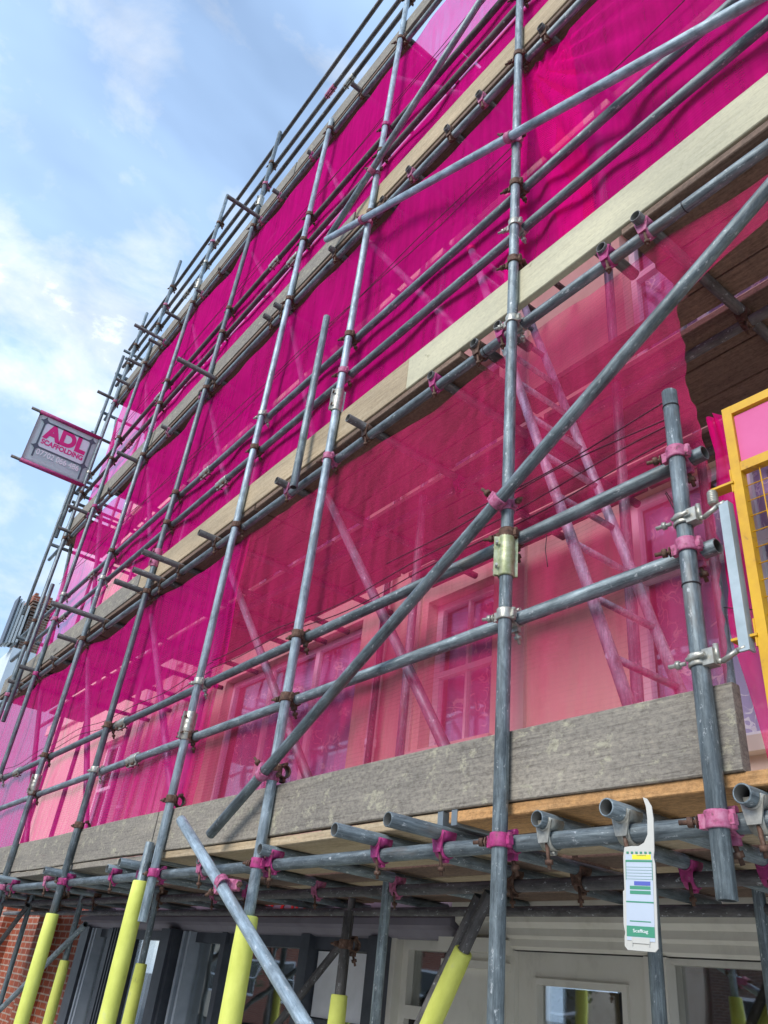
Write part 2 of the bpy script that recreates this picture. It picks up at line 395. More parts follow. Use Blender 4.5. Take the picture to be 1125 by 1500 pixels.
def sleeve_mesh(mat, boltmat):
    """sleeve coupler: two ribbed half shells on a tube along Z"""
    bm = bmesh.new()
    for a in (12, 192):
        lathe(bm, [(.0250,-.085),(.0290,-.085),(.0315,-.08),(.0305,-.03),(.033,-.02),(.033,-.012),(.0305,0),(.033,.012),(.033,.02),(.0305,.03),(.0315,.08),(.0290,.085),(.0250,.085)],
              None, 12, close=True, a0=math.radians(a), a1=math.radians(a+156))
    box(bm, .025, .047, .003, .008, -.08, .08); box(bm, .025, .047, -.008, -.003, -.08, .08)
    box(bm, -.041, -.025, -.006, .006, -.082, .082)
    for z in (-.048, .048):
        cyl(bm, (.038,-.03,z), (.038,.03,z), .0055, 8, 1); hexnut(bm, (.038,-.02,z), (0,1,0), .011, .011, 1)
    me = bpy.data.meshes.new('sleeve_coupler'); bm.normal_update(); bm.to_mesh(me); bm.free()
    me.materials.append(mat); me.materials.append(boltmat); return me

CPL = [coupler_mesh(M['rust'], M['rust']), coupler_mesh(M['pinkpaint'], M['rust']), coupler_mesh(M['zinc'], M['zinc']), coupler_mesh(M['magenta_paint'], M['rust'])]
CLIP = [clip_mesh(M['rust'], M['rust']), clip_mesh(M['pinkpaint'], M['rust']), clip_mesh(M['magenta_paint'], M['rust']), clip_mesh(M['zinc'], M['rust'])]
SLV = [sleeve_mesh(M['zinc'], M['rust']), sleeve_mesh(M['greenzinc'], M['zinc']), sleeve_mesh(M['pinkpaint'], M['rust'])]

# ledger lines
YL = .052
LZ = [2.036, 4.235, 6.445, 8.855]
RAILS = {1: [2.785, 3.115], 2: [4.90, 5.215], 3: [7.19, 7.535], 4: [9.62, 10.03]}
YM, YI = .73, 1.42

# standards: x, z bottom, z top
STD = [(-1.10,1.863,3.365), (-1.83,0.04,12.2), (-3.32,.04,12.2), (-4.46,1.80,9.02), (-6.02,.04,10.66), (-7.60,.04,11.03), (-9.16,.04,11.0), (-10.33,.04,10.75)]
front = []
for i, (x, z0, z1) in enumerate(STD):
    mt = M['tube_bright'] if i in (2, 3) else M['tube']
    o, mw = tube('standard', (x, 0, z0), (x, 0, z1), mt)
    front.append((x, z0, z1, o, mw))

def pick(meshes, w): return random.choices(meshes, w)[0]
for i, (x, z0, z1, o, mw) in enumerate(front):
    lv = [(z, 'L') for z in LZ] + [(z, 'R') for k in RAILS for z in RAILS[k]]
    if x < -6.5: lv.append((10.42, 'R'))
    for z, k in lv:
        if z0 < z < z1 and not (x == -4.46 and z > 8.9):
            if x == -1.10: me = CPL[1]
            elif x == -1.83 and abs(z-2.785) < .01 or (x == -1.83 and abs(z-4.235) < .01): me = CPL[2]
            elif z < 2.1: me = CPL[3] if random.random() < .5 else CPL[1]
            else: me = pick(CPL, [5, 2, 1, .6])
            rot = Matrix.Rotation(random.uniform(-.15, .15), 4, 'Z')
            inst('coupler', me, Matrix.Translation((x, 0, z)) @ Matrix.Rotation(random.uniform(-.04,.04), 4, 'Y') @ (rot if me is CPL[0] else Matrix.Identity(4)), o, mw)
# check couplers just under the toe boards of the standards
for x, z, k in ((-3.32,2.44,0), (-1.83,4.63,0), (-4.46,2.42,0), (-6.02,2.40,0), (-9.16,2.4,0)):
    for X_, z0, z1, o, mw in front:
        if X_ == x: inst('coupler', CPL[k], Matrix.Translation((x, 0, z)), o, mw)
# sleeve couplers
for x, z, k, a in ((-1.83,3.02,1,-20), (-4.46,2.84,0,20), (-6.02,4.55,2,10), (-7.60,2.86,0,20), (-3.32,4.66,0,0), (-6.02,9.3,0,0), (-7.6,9.2,0,0)):
    for X_, z0, z1, o, mw in front:
        if X_ == x: inst('sleeve_coupler', SLV[k], Matrix.Translation((x, 0, z)) @ Matrix.Rotation(math.radians(-110+a), 4, 'Z'), o, mw)

# lower spliced tube of the fourth bay: stands beside the upper tube
o4, m4 = tube('standard', (-4.60, -.005, .04), (-4.60, -.005, 2.2), M['tube'])
# standards on the far side of the front and the rows nearer the wall
def plain_std(x, y, z0, z1, mat=None):
    return tube('standard', (x, y, z0), (x, y, z1), mat)
mid = {}
for x in (-1.83, -3.33, -6.1, -7.75, -9.3, -10.4): mid[x] = plain_std(x, YM, .04, 11.2 if x < -9 else 9.0, M['tube'])
for x in (-1.83, -4.6, -7.75): plain_std(x, YI, .04, 9.0, M['tube_dark'] if x != -1.83 else M['tube'])
plain_std(-9.58, -.075, 3.75, 5.46)                  # short puncheon at the far left
plain_std(-3.60, -.045, 4.13, 5.56)                  # short spliced upright by the third bay
for x, y, z0, z1 in ((-10.95,.1,3.4,10.3), (-11.4,.75,5.2,10.9), (-10.75,-.04,6.6,10.05), (-11.9,.1,5.8,9.2), (-10.5,.75,8.3,11.3)):
    plain_std(x, y, z0, z1)
# long leaning uprights tied to the top guard rails

# ledgers
led = []
for k, z in enumerate(LZ):
    xr = 2.0; xl = (-13.0, -11.6, -11.2, -10.9)[k]
    o, mw = tube('ledger', (xl, YL, z), (xr, YL, z), M['tube']); led.append((o, mw))
    for y in (YM+.01, YI+.01):
        tube('ledger', (xl, y, z), (xr, y, z), M['tube_dark'])
for k, zs in RAILS.items():
    for j, z in enumerate(zs):
        xr = -1.035 if k == 1 else 2.0
        xl = (-12.0, -11.2, -11.0, -11.0)[k-1]
        m_ = M['tube'] if k < 3 else M['tube_dark']
        o, mw = tube('guard_rail', (xl, YL, z), (xr, YL, z), m_)
        # sleeve joints along the rails
        for xs in ([-5.15, -9.1] if j == 0 else [-5.6, -8.4]):
            xs += .35*k-.6
            inst('sleeve_coupler', SLV[0] if k < 3 else pick(SLV, [2,0,1]), Matrix.Translation((xs, YL, z)) @ AX, o, mw)
o, mw = tube('guard_rail', (-11.0, YL, 10.42), (-2.6, YL, 10.80), M['tube_dark'])
# black bands left on the tubes (cable ties)
def tie(x, y, z, axis, parent, pm, r=.0252):
    bm = bmesh.new(); lathe(bm, [(TR-.001,-.002),(r+.0012,-.002),(r+.0012,.002),(TR-.001,.002)], None, 16, close=True)
    me = bpy.data.meshes.new('cable_tie'); bm.to_mesh(me); bm.free(); me.materials.append(M['black_cord'])
    inst('cable_tie', me, Matrix.Translation((x, y, z)) @ axis, parent, pm)
for x in (-2.05,-1.35,-.98,-.6): tie(x, YL, LZ[1], AX, *led[1])
tie(-1.10, 0, 3.30, Matrix.Identity(4), front[0][3], front[0][4]); tie(-1.10, 0, 2.66, Matrix.Identity(4), front[0][3], front[0][4])

# transoms: (level, x, tip y, mat)
TRS = [
 [(-6.03,-.137),(-6.50,.10),(-5.17,-.012),(-4.73,-.105),(-3.95,.006),(-3.26,-.035),(-2.49,-.168),(-2.14,-.199),(-1.67,-.01),(-1.395,-.04),(-1.02,-.02),(-.5,-.05),(-7.4,-.1),(-8.3,-.02),(-9.4,-.15),(-10.6,-.1),(-11.6,-.05)],
 [(-.55,.0),(-1.148,-.02),(-1.332,.0),(-1.93,.0),(-2.089,.0),(-2.407,.0),(-2.99,-.10),(-3.83,-.06),(-4.836,-.11),(-5.455,-.285),(-5.815,-.217),(-6.153,-.243),(-7.085,-.486),(-7.865,-.176),(-8.6,-.02),(-9.225,-.182),(-9.9,-.12)],
 [(-1.652,-.01),(-2.178,-.01),(-2.482,-.01),(-2.885,-.01),(-3.2,.0),(-3.825,-.03),(-4.64,-.05),(-4.818,-.05),(-5.885,-.38),(-6.2,.0),(-6.996,-.05),(-7.845,-.22),(-8.7,-.01),(-9.5,-.25),(-10.2,-.15)],
 [(-2.5,.0),(-3.3,-.0),(-3.966,-.09),(-4.842,-.02),(-5.486,-.06),(-5.903,-.40),(-6.9,.0),(-7.4,-.05),(-8.044,-.19),(-8.575,-.406),(-8.699,-.146),(-9.3,-.2),(-9.853,-.175),(-10.35,-.28)],
]
for k, lst in enumerate(TRS):
    for x, yt in lst:
        if (x, k) in (): continue
        z = LZ[k]+.0495
        yend = 1.66
        mt = M['tube'] if k == 0 or abs(yt) < .15 else M['tube_dark']
        if k >= 1: mt = M['tube_dark']
        if k == 1 and -2.25 < x < -1.25:      # cut transoms at the ladder hatch
            yend = .22
        o, mw = tube('transom', (x, yt, z), (x, yend, z), mt)
        if k == 0: me = pick(CLIP, [0, 4, 3, 1]) if abs(x+1.395) > .02 else CLIP[3]
        else: me = pick(CLIP, [4, 2, 1, 0])
        inst('transom_clip', me, Matrix.Translation((x, YL, LZ[k])), o, mw)
        if k == 0 or x > -4:
            if yend > 1: inst('transom_clip', pick(CLIP, [3,1,2,0]), Matrix.Translation((x, YM+.01, LZ[k])), o, mw)

# braces
def swivel(o, mw, p, k=1, a=0, d=None):
    """swivel coupler: one band on the upright, one on the brace in front"""
    bm = bmesh.new()
    Mb = Matrix.Translation((0,-.054,0)) @ (d.normalized().to_track_quat('Z','Y').to_matrix().to_4x4())
    band(bm, Matrix.Identity(4), (0,0,0)); band(bm, Mb, (0,0,0))
    cyl(bm, (0,-.040,0), (0,-.016,0), .016, 10)
    Lb = Matrix.Rotation(math.radians(a), 4, 'Y')
    vs = box(bm, -.052, -.024, -.066, -.044, -.02, .02, Lb)
    p0 = Lb @ Vector((-.045,-.056,0)); p1 = Lb @ Vector((-.1,-.078,0)); cyl(bm, p0, p1, .0065, 8, 1); hexnut(bm, p0.lerp(p1, .45), p1-p0, .0145, .015, 1)
    box(bm, .024, .046, -.008, .008, -.018, .018); cyl(bm, (.04,0,0), (.085,-.012,0), .006, 8, 1); hexnut(bm, (.062,-.006,0), (1,-.25,0), .013, .013, 1)
    me = bpy.data.meshes.new('swivel_coupler'); bm.normal_update(); bm.to_mesh(me); bm.free()
    me.materials.append(M['pinkpaint'] if k == 1 else M['rust']); me.materials.append(M['rust'])
    inst('swivel_coupler', me, Matrix.Translation(p), o, mw)
def brace(p0, p1, mat=None, at=(), k=1):
    o, mw = tube('brace', p0, p1, mat)
    p0, p1 = Vector(p0), Vector(p1)
    for x in at:
        t = (x-p0.x)/(p1.x-p0.x); p = p0.lerp(p1, t)
        swivel(o, mw, Vector((x, p.y+.054, p.z)), k, 50, p1-p0)
    return o, mw
yb = -.054
brace((-3.74,yb,2.175), (.35,yb,4.45), M['tube'], at=(-3.32,-1.83))
brace((-3.90,-.15,2.235), (-.15,-.15,.20), M['tube_bright'], at=())
bb, bbm = front[2][3], front[2][4]
swivel(bb, bbm, Vector((-3.32,-.096,1.935)), 1, -30, Vector((3.93,0,-2.2)))
brace((-3.86,yb,6.60), (.9,yb,4.18), M['tube_bright'], at=(-3.32,-1.83))
brace((-3.83,yb,6.60), (-1.5,yb,7.95), M['tube'], at=(-3.32,))
# facade braces behind the net: top of one standard to the foot of the next on its right
xs = [-1.83,-3.32,-4.46,-6.02,-7.60,-9.16,-10.33]
for k in range(4):
    z0 = LZ[k]+.12; z1 = (LZ+[11])[k+1]-.1
    if k == 3: continue
    for a, b_ in zip(xs[1:], xs[:-1]):
        if k == 0 and a == -10.33: continue
        pa, pb = (a-.25, b_-.35) if k else {-3.32: (-3.54,-2.10), -4.46: (-4.84,-3.02), -10.33: (-10.2,-8.1)}.get(a, (a-.2, b_-.1))
        if k == 1: z1 = LZ[2]+.05
        tube('brace', (pa,.16,z1), (pb,.16,z0), M['tube'])
brace((-2.62,YM-.06,1.99), (-3.75,YM-.06,.35), M['tube_dark'])
tube('brace', (-4.55,YI-.06,1.87), (-6.6,YI-.06,.3), M['tube_dark'])
tube('brace', (-7.3,YM-.06,1.85), (-9.9,YM-.06,.75), M['tube'])
tube('brace', (-9.0,YM-.1,2.0), (-12.2,YM-.1,.2), M['tube_dark'])
# end frames at the far left corner
for z in (5.1, 6.5, 7.4, 8.9, 9.7, 10.2):
    tube('transom', (-10.80,-.06,z), (-10.80,1.7,z), M['tube'])
# returning rails of the short side
for z in (7.3, 7.7, 9.75, 10.15): tube('guard_rail', (-10.9,.02,z), (-10.9,1.9,z), M['tube'])

# yellow foam sleeves on the feet of the uprights
def foam(p0, p1, r=.041, parent=None, pm=None, notch=0):
    p0, p1 = Vector(p0), Vector(p1); L = (p1-p0).length; ri = TR+.0015
    bm = bmesh.new()
    n = 22; a0, a1 = math.radians(9), math.radians(351)
    nz = 14
    prof = [(ri,0)]+[(r, 0+.0)]+[(r-.0008*math.sin(i*2.1), L*i/nz) for i in range(1, nz)]+[(r-.003, L-.004),(r-.007, L),(ri, L)]
    rings = lathe(bm, prof, None, n, a0=a0, a1=a1)
    for s in (0, -1):
        vs = [rg[s] for rg in rings]
        f = bm.faces.new(vs if s == 0 else list(reversed(vs)))
    if notch:
        for v in bm.verts:
            if v.co.z > L-notch*1.2:
                a = math.atan2(v.co.y, v.co.x)
                d = max(0., math.cos(a-math.radians(-38)))
                v.co.z -= notch*d*(v.co.z-(L-notch*1.2))/(notch*1.2)*1.1
    me = bpy.data.meshes.new('foam_sleeve'); bm.normal_update(); bm.to_mesh(me); bm.free(); me.materials.append(M['yellow_foam'])
    mw = frame(p0, p1) @ Matrix.Rotation(math.radians(22), 4, 'Z')
    inst('foam_sleeve', me, mw, parent, pm)
foam((-3.32,0,.05), (-3.32,0,1.83), .046, front[2][3], front[2][4])
foam((-4.60,-.005,.05), (-4.60,-.005,2.0), .046, o4, m4, notch=.2)
foam((-6.02,0,.05), (-6.02,0,1.84), .045, front[4][3], front[4][4])
foam((-7.6,0,.05), (-7.6,0,1.84), .044, front[5][3], front[5][4])
foam((-6.1,YM,.05), (-6.1,YM,1.62), .043, *mid[-6.1]); foam((-7.75,YM,.05), (-7.75,YM,1.58), .043, *mid[-7.75])
sI, smI = plain_std(-3.66, YM+.02, .04, 1.95, M['tube_dark'])
foam((-3.66,YM+.02,.05), (-3.66,YM+.02,1.585), .043, sI, smI)
inst('coupler', CPL[0], Matrix.Translation((-3.66,YM+.02,1.80)), sI, smI)
yo, ym_ = tube('brace', (-2.54,YM-.08,2.0), (-3.34,YM-.08,.80), M['tube_dark'])
foam((-3.34,YM-.08,.80), (-2.68,YM-.08,1.79), .041, yo, ym_)

# ------------------------------------------------------------------ boards
def board(name, x0, x1, y0, y1, z0, z1, mat, label, cat='scaffold board', group=None, ends=True, warp=.004):
    L = x1-x0; n = max(2, int(L/.25)); bm = bmesh.new()
    seedv = random.random()*10; rows = []
    sy = random.uniform(-.003,.003)
    for i in range(n+1):
        x = -L/2+L*i/n; w = warp*math.sin(seedv+i*.6)
        t = .0035
        pts = [(y0+t,z0),(y1-t,z0),(y1,z0+t),(y1,z1-t),(y1-t,z1),(y0+t,z1),(y0,z1-t),(y0,z0+t)]
        ring = []
        for (yy, zz) in pts:
            ring.append(bm.verts.new((x, yy-y0+w*.4, zz-z0+w+random.uniform(-.0006,.0006))))
        rows.append(ring)
    for A, B in zip(rows, rows[1:]):
        for i in range(8): bm.faces.new((A[i], B[i], B[(i+1)%8], A[(i+1)%8]))
    bm.faces.new(rows[0]); bm.faces.new(list(reversed(rows[-1])))
    o = link(name, bm, mat, loc=((x0+x1)/2, y0, z0))
    tag(o, label, cat, group)
    if ends:
        for s in (-1, 1):
            bm = bmesh.new(); xx = s*(L/2-.02)
            h = z1-z0; d = y1-y0
            box(bm, xx-.006, xx+.022, -.0022, d+.0022, -.0022-abs(warp), h+.0022+abs(warp))
            link('end_band', bm, M['band'], o)
    return o

ordn = ['front', 'second', 'third', 'fourth', 'fifth', 'sixth', 'innermost']
lname = ['lowest', 'second', 'third', 'top']
# toe boards, stood on edge
TB = [
 [(-4.655,-1.035,'board_old','grey toe board of the lowest lift, blotched with dried cement, behind the full-height upright'),
  (-8.40,-4.67,'board_old','split grey toe board of the lowest lift, behind the yellow sleeved uprights'),
  (-12.3,-8.42,'board_old','grey toe board of the lowest lift running out of the picture on the left')],
 [(-2.66,1.25,'board_cream','cream painted toe board of the second lift at the upper right'),
  (-6.40,-2.645,'board_pine','pale pine toe board of the second lift, next left of the cream painted one'),
  (-11.0,-6.42,'board_old','grey toe board of the second lift at its far left end')],
 [(-3.6,.3,'board_pine','brown grained toe board of the third lift, rightmost in the picture'),
  (-7.5,-3.62,'board_old','weathered toe board of the third lift, middle length above the pine board'),
  (-10.7,-7.52,'board_old','pale weathered toe board of the third lift above the hanging sign')],
 [(-5.2,-1.3,'board_old','weathered toe board of the top lift, nearest the top edge of the picture'),
  (-8.6,-5.22,'board_old','grey toe board of the top lift against the sky, middle length'),
  (-10.5,-8.62,'board_old','grey toe board of the top lift at the far left corner')]]
for k, lst in enumerate(TB):
    for x0, x1, mt, lab in lst:
        board('toe_board', x0, x1, .027, .064, LZ[k]+.119, LZ[k]+.342, M[mt], lab, 'toe board', 'toe boards along the scaffold edge', ends=False)
# deck boards lying on the transoms
ROWS = [(.036,.262),(.270,.496),(.502,.636),(.685,.910),(.916,1.141),(1.147,1.325),(1.372,1.62)]  # innermost row of the lowest lift added to keep pink light off the shopfront
DK = [[(-12.3,-8.42),(-8.40,-4.63),(-4.61,-2.14),(-2.12,2.0)], [(-11.0,-7.6),(-7.58,-4.3),(-4.28,-2.30),(-2.28,2.0)], [(-10.7,-7.5),(-7.48,-3.9),(-3.88,.3)], [(-10.45,-7.0),(-6.98,-3.1),(-3.08,-.2)]]
where = [['far left','left of centre','right of centre','right'], ['far left','left of centre','right of centre','right'], ['far left','middle','right'], ['far left','middle','right']]
for k, lens in enumerate(DK):
    for j, (x0, x1) in enumerate(lens):
        for r_, (y0, y1) in enumerate(ROWS):
            a, b_ = x0, x1
            if k == 1:
                if r_ < 2 and j == 3: a = -1.27
                if r_ < 2 and j == 2: b_ = -2.22
                if r_ == 6 and j < 2: continue
                if r_ == 5 and j == 0: continue
                if r_ == 4 and j == 0: a, b_ = -11.0, -8.0
                if r_ == 3 and j == 0: b_ = -7.15
            if k == 2:
                if r_ == 6: continue
                if j == 0 and r_ in (0, 1): a, b_ = -8.75, x1
            if k == 3:
                if r_ == 6: continue
                if j == 2 and r_ < 2: a = -2.25
                if j == 1 and r_ < 2: b_ = -3.35
            sh = random.uniform(-.02,.02)
            mt = 'deck'
            if k == 0 and r_ == 0: mt = 'board_orange' if j == 3 else ('board_pine' if j == 2 else 'board_old')
            if k == 0 and r_ in (2, 4) and j >= 2: mt = 'board_pine'
            z0 = LZ[k]+.0765
            lab = 'brown deck board, %s lift, %s row from the front edge, %s' % (lname[k], ordn[r_], where[k][j])
            if k == 0 and r_ == 0 and j == 3: lab = 'orange new pine deck board under the lowest toe board at the right'
            elif mt == 'board_pine': lab = lab.replace('brown', 'pale')
            elif mt == 'board_old': lab = lab.replace('brown', 'grey')
            board('deck_board', a+abs(sh), b_, y0, y1, z0, z0+.0375, M[mt], lab, 'deck board', 'deck boards of the scaffold lifts', ends=(k == 0 and r_ == 0))

for r_ in (0, 1):
    board('deck_board', -10.7, -9.75, *ROWS[r_], LZ[2]+.0765, LZ[2]+.114, M['deck'], 'short brown deck board at the far left end of the third lift, %s row' % ordn[r_], 'deck board', 'deck boards of the scaffold lifts', ends=False)

# ------------------------------------------------------------------ nets
def net(label, xl, xr, zt, zb, mat, nx=90, nz=40, y0=.088, fold=None, scallop=(), cords=(), amp=.010, group='pink debris nets tied behind the guard rails'):
    """xl, xr may be functions of z"""
    bm = bmesh.new(); uvl = bm.loops.layers.uv.new('UVMap')
    fl = xl if callable(xl) else (lambda z: xl); fr = xr if callable(xr) else (lambda z: xr)
    ph = random.random()*6
    grid = []
    for j in range(nz+1):
        row = []
        for i in range(nx+1):
            u = i/nx; v = j/nz
            z = zb+(zt-zb)*v
            a, b_ = fl(z), fr(z); x = a+(b_-a)*u
            y = y0 + amp*(math.sin(x*5.3+ph+z*1.2)+.6*math.sin(x*11+z*3.1+ph*2)+.5*math.sin(z*7-x*2.2)) + .02*math.sin(math.pi*v)
            y += amp*.4*math.sin((x*.8+z)*9+ph)
            zz = z
            if scallop and v > .55:
                # between its tie points the top edge hangs a little
                d = min(abs(x-s) for s in scallop); zz -= min(.07, d*.11)*((v-.55)/.45)**2
            if fold:
                dx, dy = fold(x, z); x += dx; y += dy
            row.append((bm.verts.new((x, max(y, y0-.012), zz)), (u*(fr(zb)-fl(zb)), v*(zt-zb))))
        grid.append(row)
    for j in range(nz):
        for i in range(nx):
            q4 = (grid[j][i], grid[j][i+1], grid[j+1][i+1], grid[j+1][i])
            f = bm.faces.new([a[0] for a in q4]); f.smooth = True
            for lp, a in zip(f.loops, q4): lp[uvl].uv = a[1]
    o = link('debris_net', bm, mat)
    tag(o, label, 'debris net', group)
    for (zc, x0, x1) in cords:
        bm = bmesh.new(); n = 60; prev = None; p_ = random.random()*5
        for i in range(n+1):
            x = x0+(x1-x0)*i/n
            z = zc+.022*math.sin(x*1.9+p_)+.012*math.sin(x*5.1+p_*2)
            p = Vector((x, y0-.016, z))
            if prev is not None: cyl(bm, prev, p, .0027, 5)
            prev = p
        link('edge_cord', bm, M['cord'], o)
    return o
def interp(tab):
    def f(z):
        if z <= tab[0][0]: return tab[0][1]
        for (z0, x0), (z1, x1) in zip(tab, tab[1:]):
            if z <= z1: return x0+(x1-x0)*(z-z0)/(z1-z0)
        return tab[-1][1]
    return f
re1 = interp([(2.2,-1.05),(2.4,-1.075),(2.8,-1.06),(3.2,-1.06),(3.45,-1.10),(3.84,-1.09),(3.9,-.95),(4.0,-.70),(4.12,-.3),(4.2,0.3)])
net('pink debris net of the lowest lift, over the cream wall and ladder', -4.52, lambda z: re1(z)+.004*math.sin(z*23)+.004*math.sin(z*97+z*z*9), 4.205, 2.24, M['net_low'], nx=120, nz=70,
    scallop=(-4.46,-3.32,-1.83,-1.1,.2), cords=((3.21,-4.5,-1.12),(3.27,-4.5,-1.12),(3.33,-2.7,-1.12),(3.38,-2.2,-1.15),(2.33,-4.2,-1.9)))
net('pink debris net of the lowest lift, left half running out of the picture', -10.9, -4.42, 4.205, 2.24, M['net_left'], nx=130, nz=60, y0=.093,
    scallop=(-10.3,-9.16,-7.6,-6.02,-4.46), cords=((3.19,-10.5,-4.5),(3.25,-10.5,-4.5)))
net('pink debris net of the second lift, left of the full-height upright', -10.05, -1.86, 6.42, 4.50, M['net_mid'], nx=150, nz=46,
    scallop=(-10,-9.16,-7.6,-6.02,-4.46,-3.32,-1.86), cords=((5.66,-10,-1.9),(5.72,-10,-1.9)))
def gather(x, z):
    # folds bunched from a point near the top of the sheet and spreading down to the right
    cx, cz = -1.86, 6.3
    d = max(0, 1-abs(x+1.55)/.75)
    ang = math.atan2(x-cx, cz-z+.15)
    return (.012*d*math.sin(ang*34), .020*d*math.sin(ang*30+.7))
net('pink debris net with bunched folds, second lift, right of the full-height upright', -1.98, 1.4, 6.42, 4.50, M['net_mid'], nx=150, nz=50, y0=.10, fold=gather,
    cords=((5.6,-1.5,1.2),))
net('bright overlapping fold strip of net hanging beside the long upright', interp([(4.5,-1.62),(6.4,-1.9)]), interp([(4.5,-1.42),(5.3,-1.48),(6.4,-1.55)]), 6.42, 4.5, M['net_dark'], nx=40, nz=40, y0=.125, amp=.012)
net('pink debris net of the third lift, continuing up out of the picture', -10.2, 1.2, 8.83, 6.72, M['net_high'], nx=170, nz=44,
    scallop=(-10,-9.16,-7.6,-6.02,-4.46,-3.32,-1.83), cords=((7.93,-10,-1.3),(7.99,-10,-1.3)))
# torn tail of the lowest net hanging past the short upright
bm = bmesh.new(); uvl = bm.loops.layers.uv.new('UVMap'); rows = []
for j in range(31):
    t = j/30; z = 3.3-1.2*t
    w = .05+.05*math.sin(t*7)**2+.04*t
    cx = -1.035+.015*math.sin(t*9)+.055*t
    rows.append([bm.verts.new((cx-w/2+w*i/8+.006*math.sin(i*2+t*20), .13+.022*math.sin(i*1.9+t*6), z)) for i in range(9)])
for A, B in zip(rows, rows[1:]):
    for i in range(8): bm.faces.new((A[i], A[i+1], B[i+1], B[i]))
tag(link('debris_net', bm, M['net_dark'], smooth=True), 'crumpled torn tail of net hanging beside the short upright and yellow gate', 'debris net', 'pink debris nets tied behind the guard rails')

# ------------------------------------------------------------------ ladder
lad = thing('ladder', 'steel pole ladder behind the pink net, leaning up through the hatch', 'ladder', (-1.2,.33,2.15))
def rel(p): return (p[0]+1.2, p[1]-.33, p[2]-2.15)
A0, A1 = Vector((-1.43+.07,.15,2.16)), Vector((-2.33,.15,5.29))
for y, top in ((.15,1.0), (.50,1.0)):
    bm = bmesh.new(); cyl(bm, rel((A0.x,y,A0.z)), rel((A1.x,y,A1.z)), .021, 14)
    d = (A1-A0)
    s = link('stile', bm, M['tube_bright'], lad); 
    for p in s.data.polygons: p.use_smooth = len(p.vertices) == 4
    bm = bmesh.new(); e = Vector((A1.x,y,A1.z)); e2 = e - d.normalized()*.03
    cyl(bm, rel(e2), rel(e+d.normalized()*.006), .0245, 12); link('end_cap', bm, M['red_letter'], s)
L = d.length; n = int(L/.252)
for i in range(1, n+1):
    p = A0+d*((i*.252-.05)/L); bm = bmesh.new(); cyl(bm, rel((p.x,.13,p.z)), rel((p.x,.52,p.z)), .0135, 10)
    link('rung', bm, M['tube_bright'], lad, smooth=False)

# ------------------------------------------------------------------ building front
F = 1.75
def wall_mesh(x0, x1, z0, z1, openings, y=F, depth=.16, thick=.3):
    bm = bmesh.new()
    xs = sorted({x0, x1, *[o[0] for o in openings], *[o[1] for o in openings]}); zs = sorted({z0, z1, *[o[2] for o in openings], *[o[3] for o in openings]})
    def q(a, b, c, d): bm.faces.new([bm.verts.new(v) for v in (a, b, c, d)])
    for xa, xb in zip(xs, xs[1:]):
        for za, zb in zip(zs, zs[1:]):
            cx, cz = (xa+xb)/2, (za+zb)/2
            if any(o[0] < cx < o[1] and o[2] < cz < o[3] for o in openings): continue
            q((xa,y,za),(xb,y,za),(xb,y,zb),(xa,y,zb))
    for a, b, c, d in openings:
        q((a,y,c),(a,y,d),(a,y+depth,d),(a,y+depth,c)); q((b,y,d),(b,y,c),(b,y+depth,c),(b,y+depth,d))
        q((a,y,d),(b,y,d),(b,y+depth,d),(a,y+depth,d)); q((b,y,c),(a,y,c),(a,y+depth,c),(b,y+depth,c))
    q((x0,y,z1),(x1,y,z1),(x1,y+6,z1),(x0,y+6,z1)); q((x0,y,z0),(x0,y,z1),(x0,y+6,z1),(x0,y+6,z0)); q((x1,y,z1),(x1,y,z0),(x1,y+6,z0),(x1,y+6,z1))
    q((x0,y+6,z0),(x0,y+6,z1),(x1,y+6,z1),(x1,y+6,z0))
    bmesh.ops.remove_doubles(bm, verts=bm.verts, dist=1e-5); bmesh.ops.recalc_face_normals(bm, faces=bm.faces)
    return bm

BLD = thing('building', 'cream rendered three storey building with sash windows behind the scaffold', 'building', (0, 0, 0))
WIN = [(-8.0,-5.38,3.02,4.42), (-4.47,-3.73,3.10,4.30), (-2.60,-.30,2.80,4.46), (-11.9,-10.9,3.0,4.3),
       (-2.45,-.9,5.45,6.9), (-4.6,-3.75,5.35,6.6), (-7.9,-5.5,5.3,6.6), (-11.9,-10.9,5.3,6.6),
       (-2.45,-1.2,7.7,8.8), (-4.6,-3.75,7.7,8.8), (-7.6,-5.9,7.7,8.8), (-11.9,-10.9,7.6,8.8)]
link('wall', wall_mesh(-15.2, 3.5, 2.42, 9.5, WIN), M['render'], BLD)
for x0, x1, pr in ((-8.62,-8.34,.06),(-9.02,-8.86,.09),(-9.3,-9.2,.05),(-9.72,-9.5,.07),(-10.05,-9.98,.05),(-10.5,-10.3,.08),(-5.1,-4.98,.03),(-3.52,-3.40,.03),(-4.66,-4.55,.02)):
    bm = bmesh.new(); box(bm, x0, x1, F-pr, F+.01, 2.45, 9.45); link('pilaster', bm, M['render_pale'], BLD)
bm = bmesh.new(); box(bm, -15.25, 3.5, F-.14, F+.02, 9.1, 9.5); link('cornice', bm, M['render_pale'], BLD)
bm = bmesh.new(); box(bm, -15.2, 3.5, F-.055, F+.01, 4.95, 5.12); link('string_course', bm, M['render_pale'], BLD)
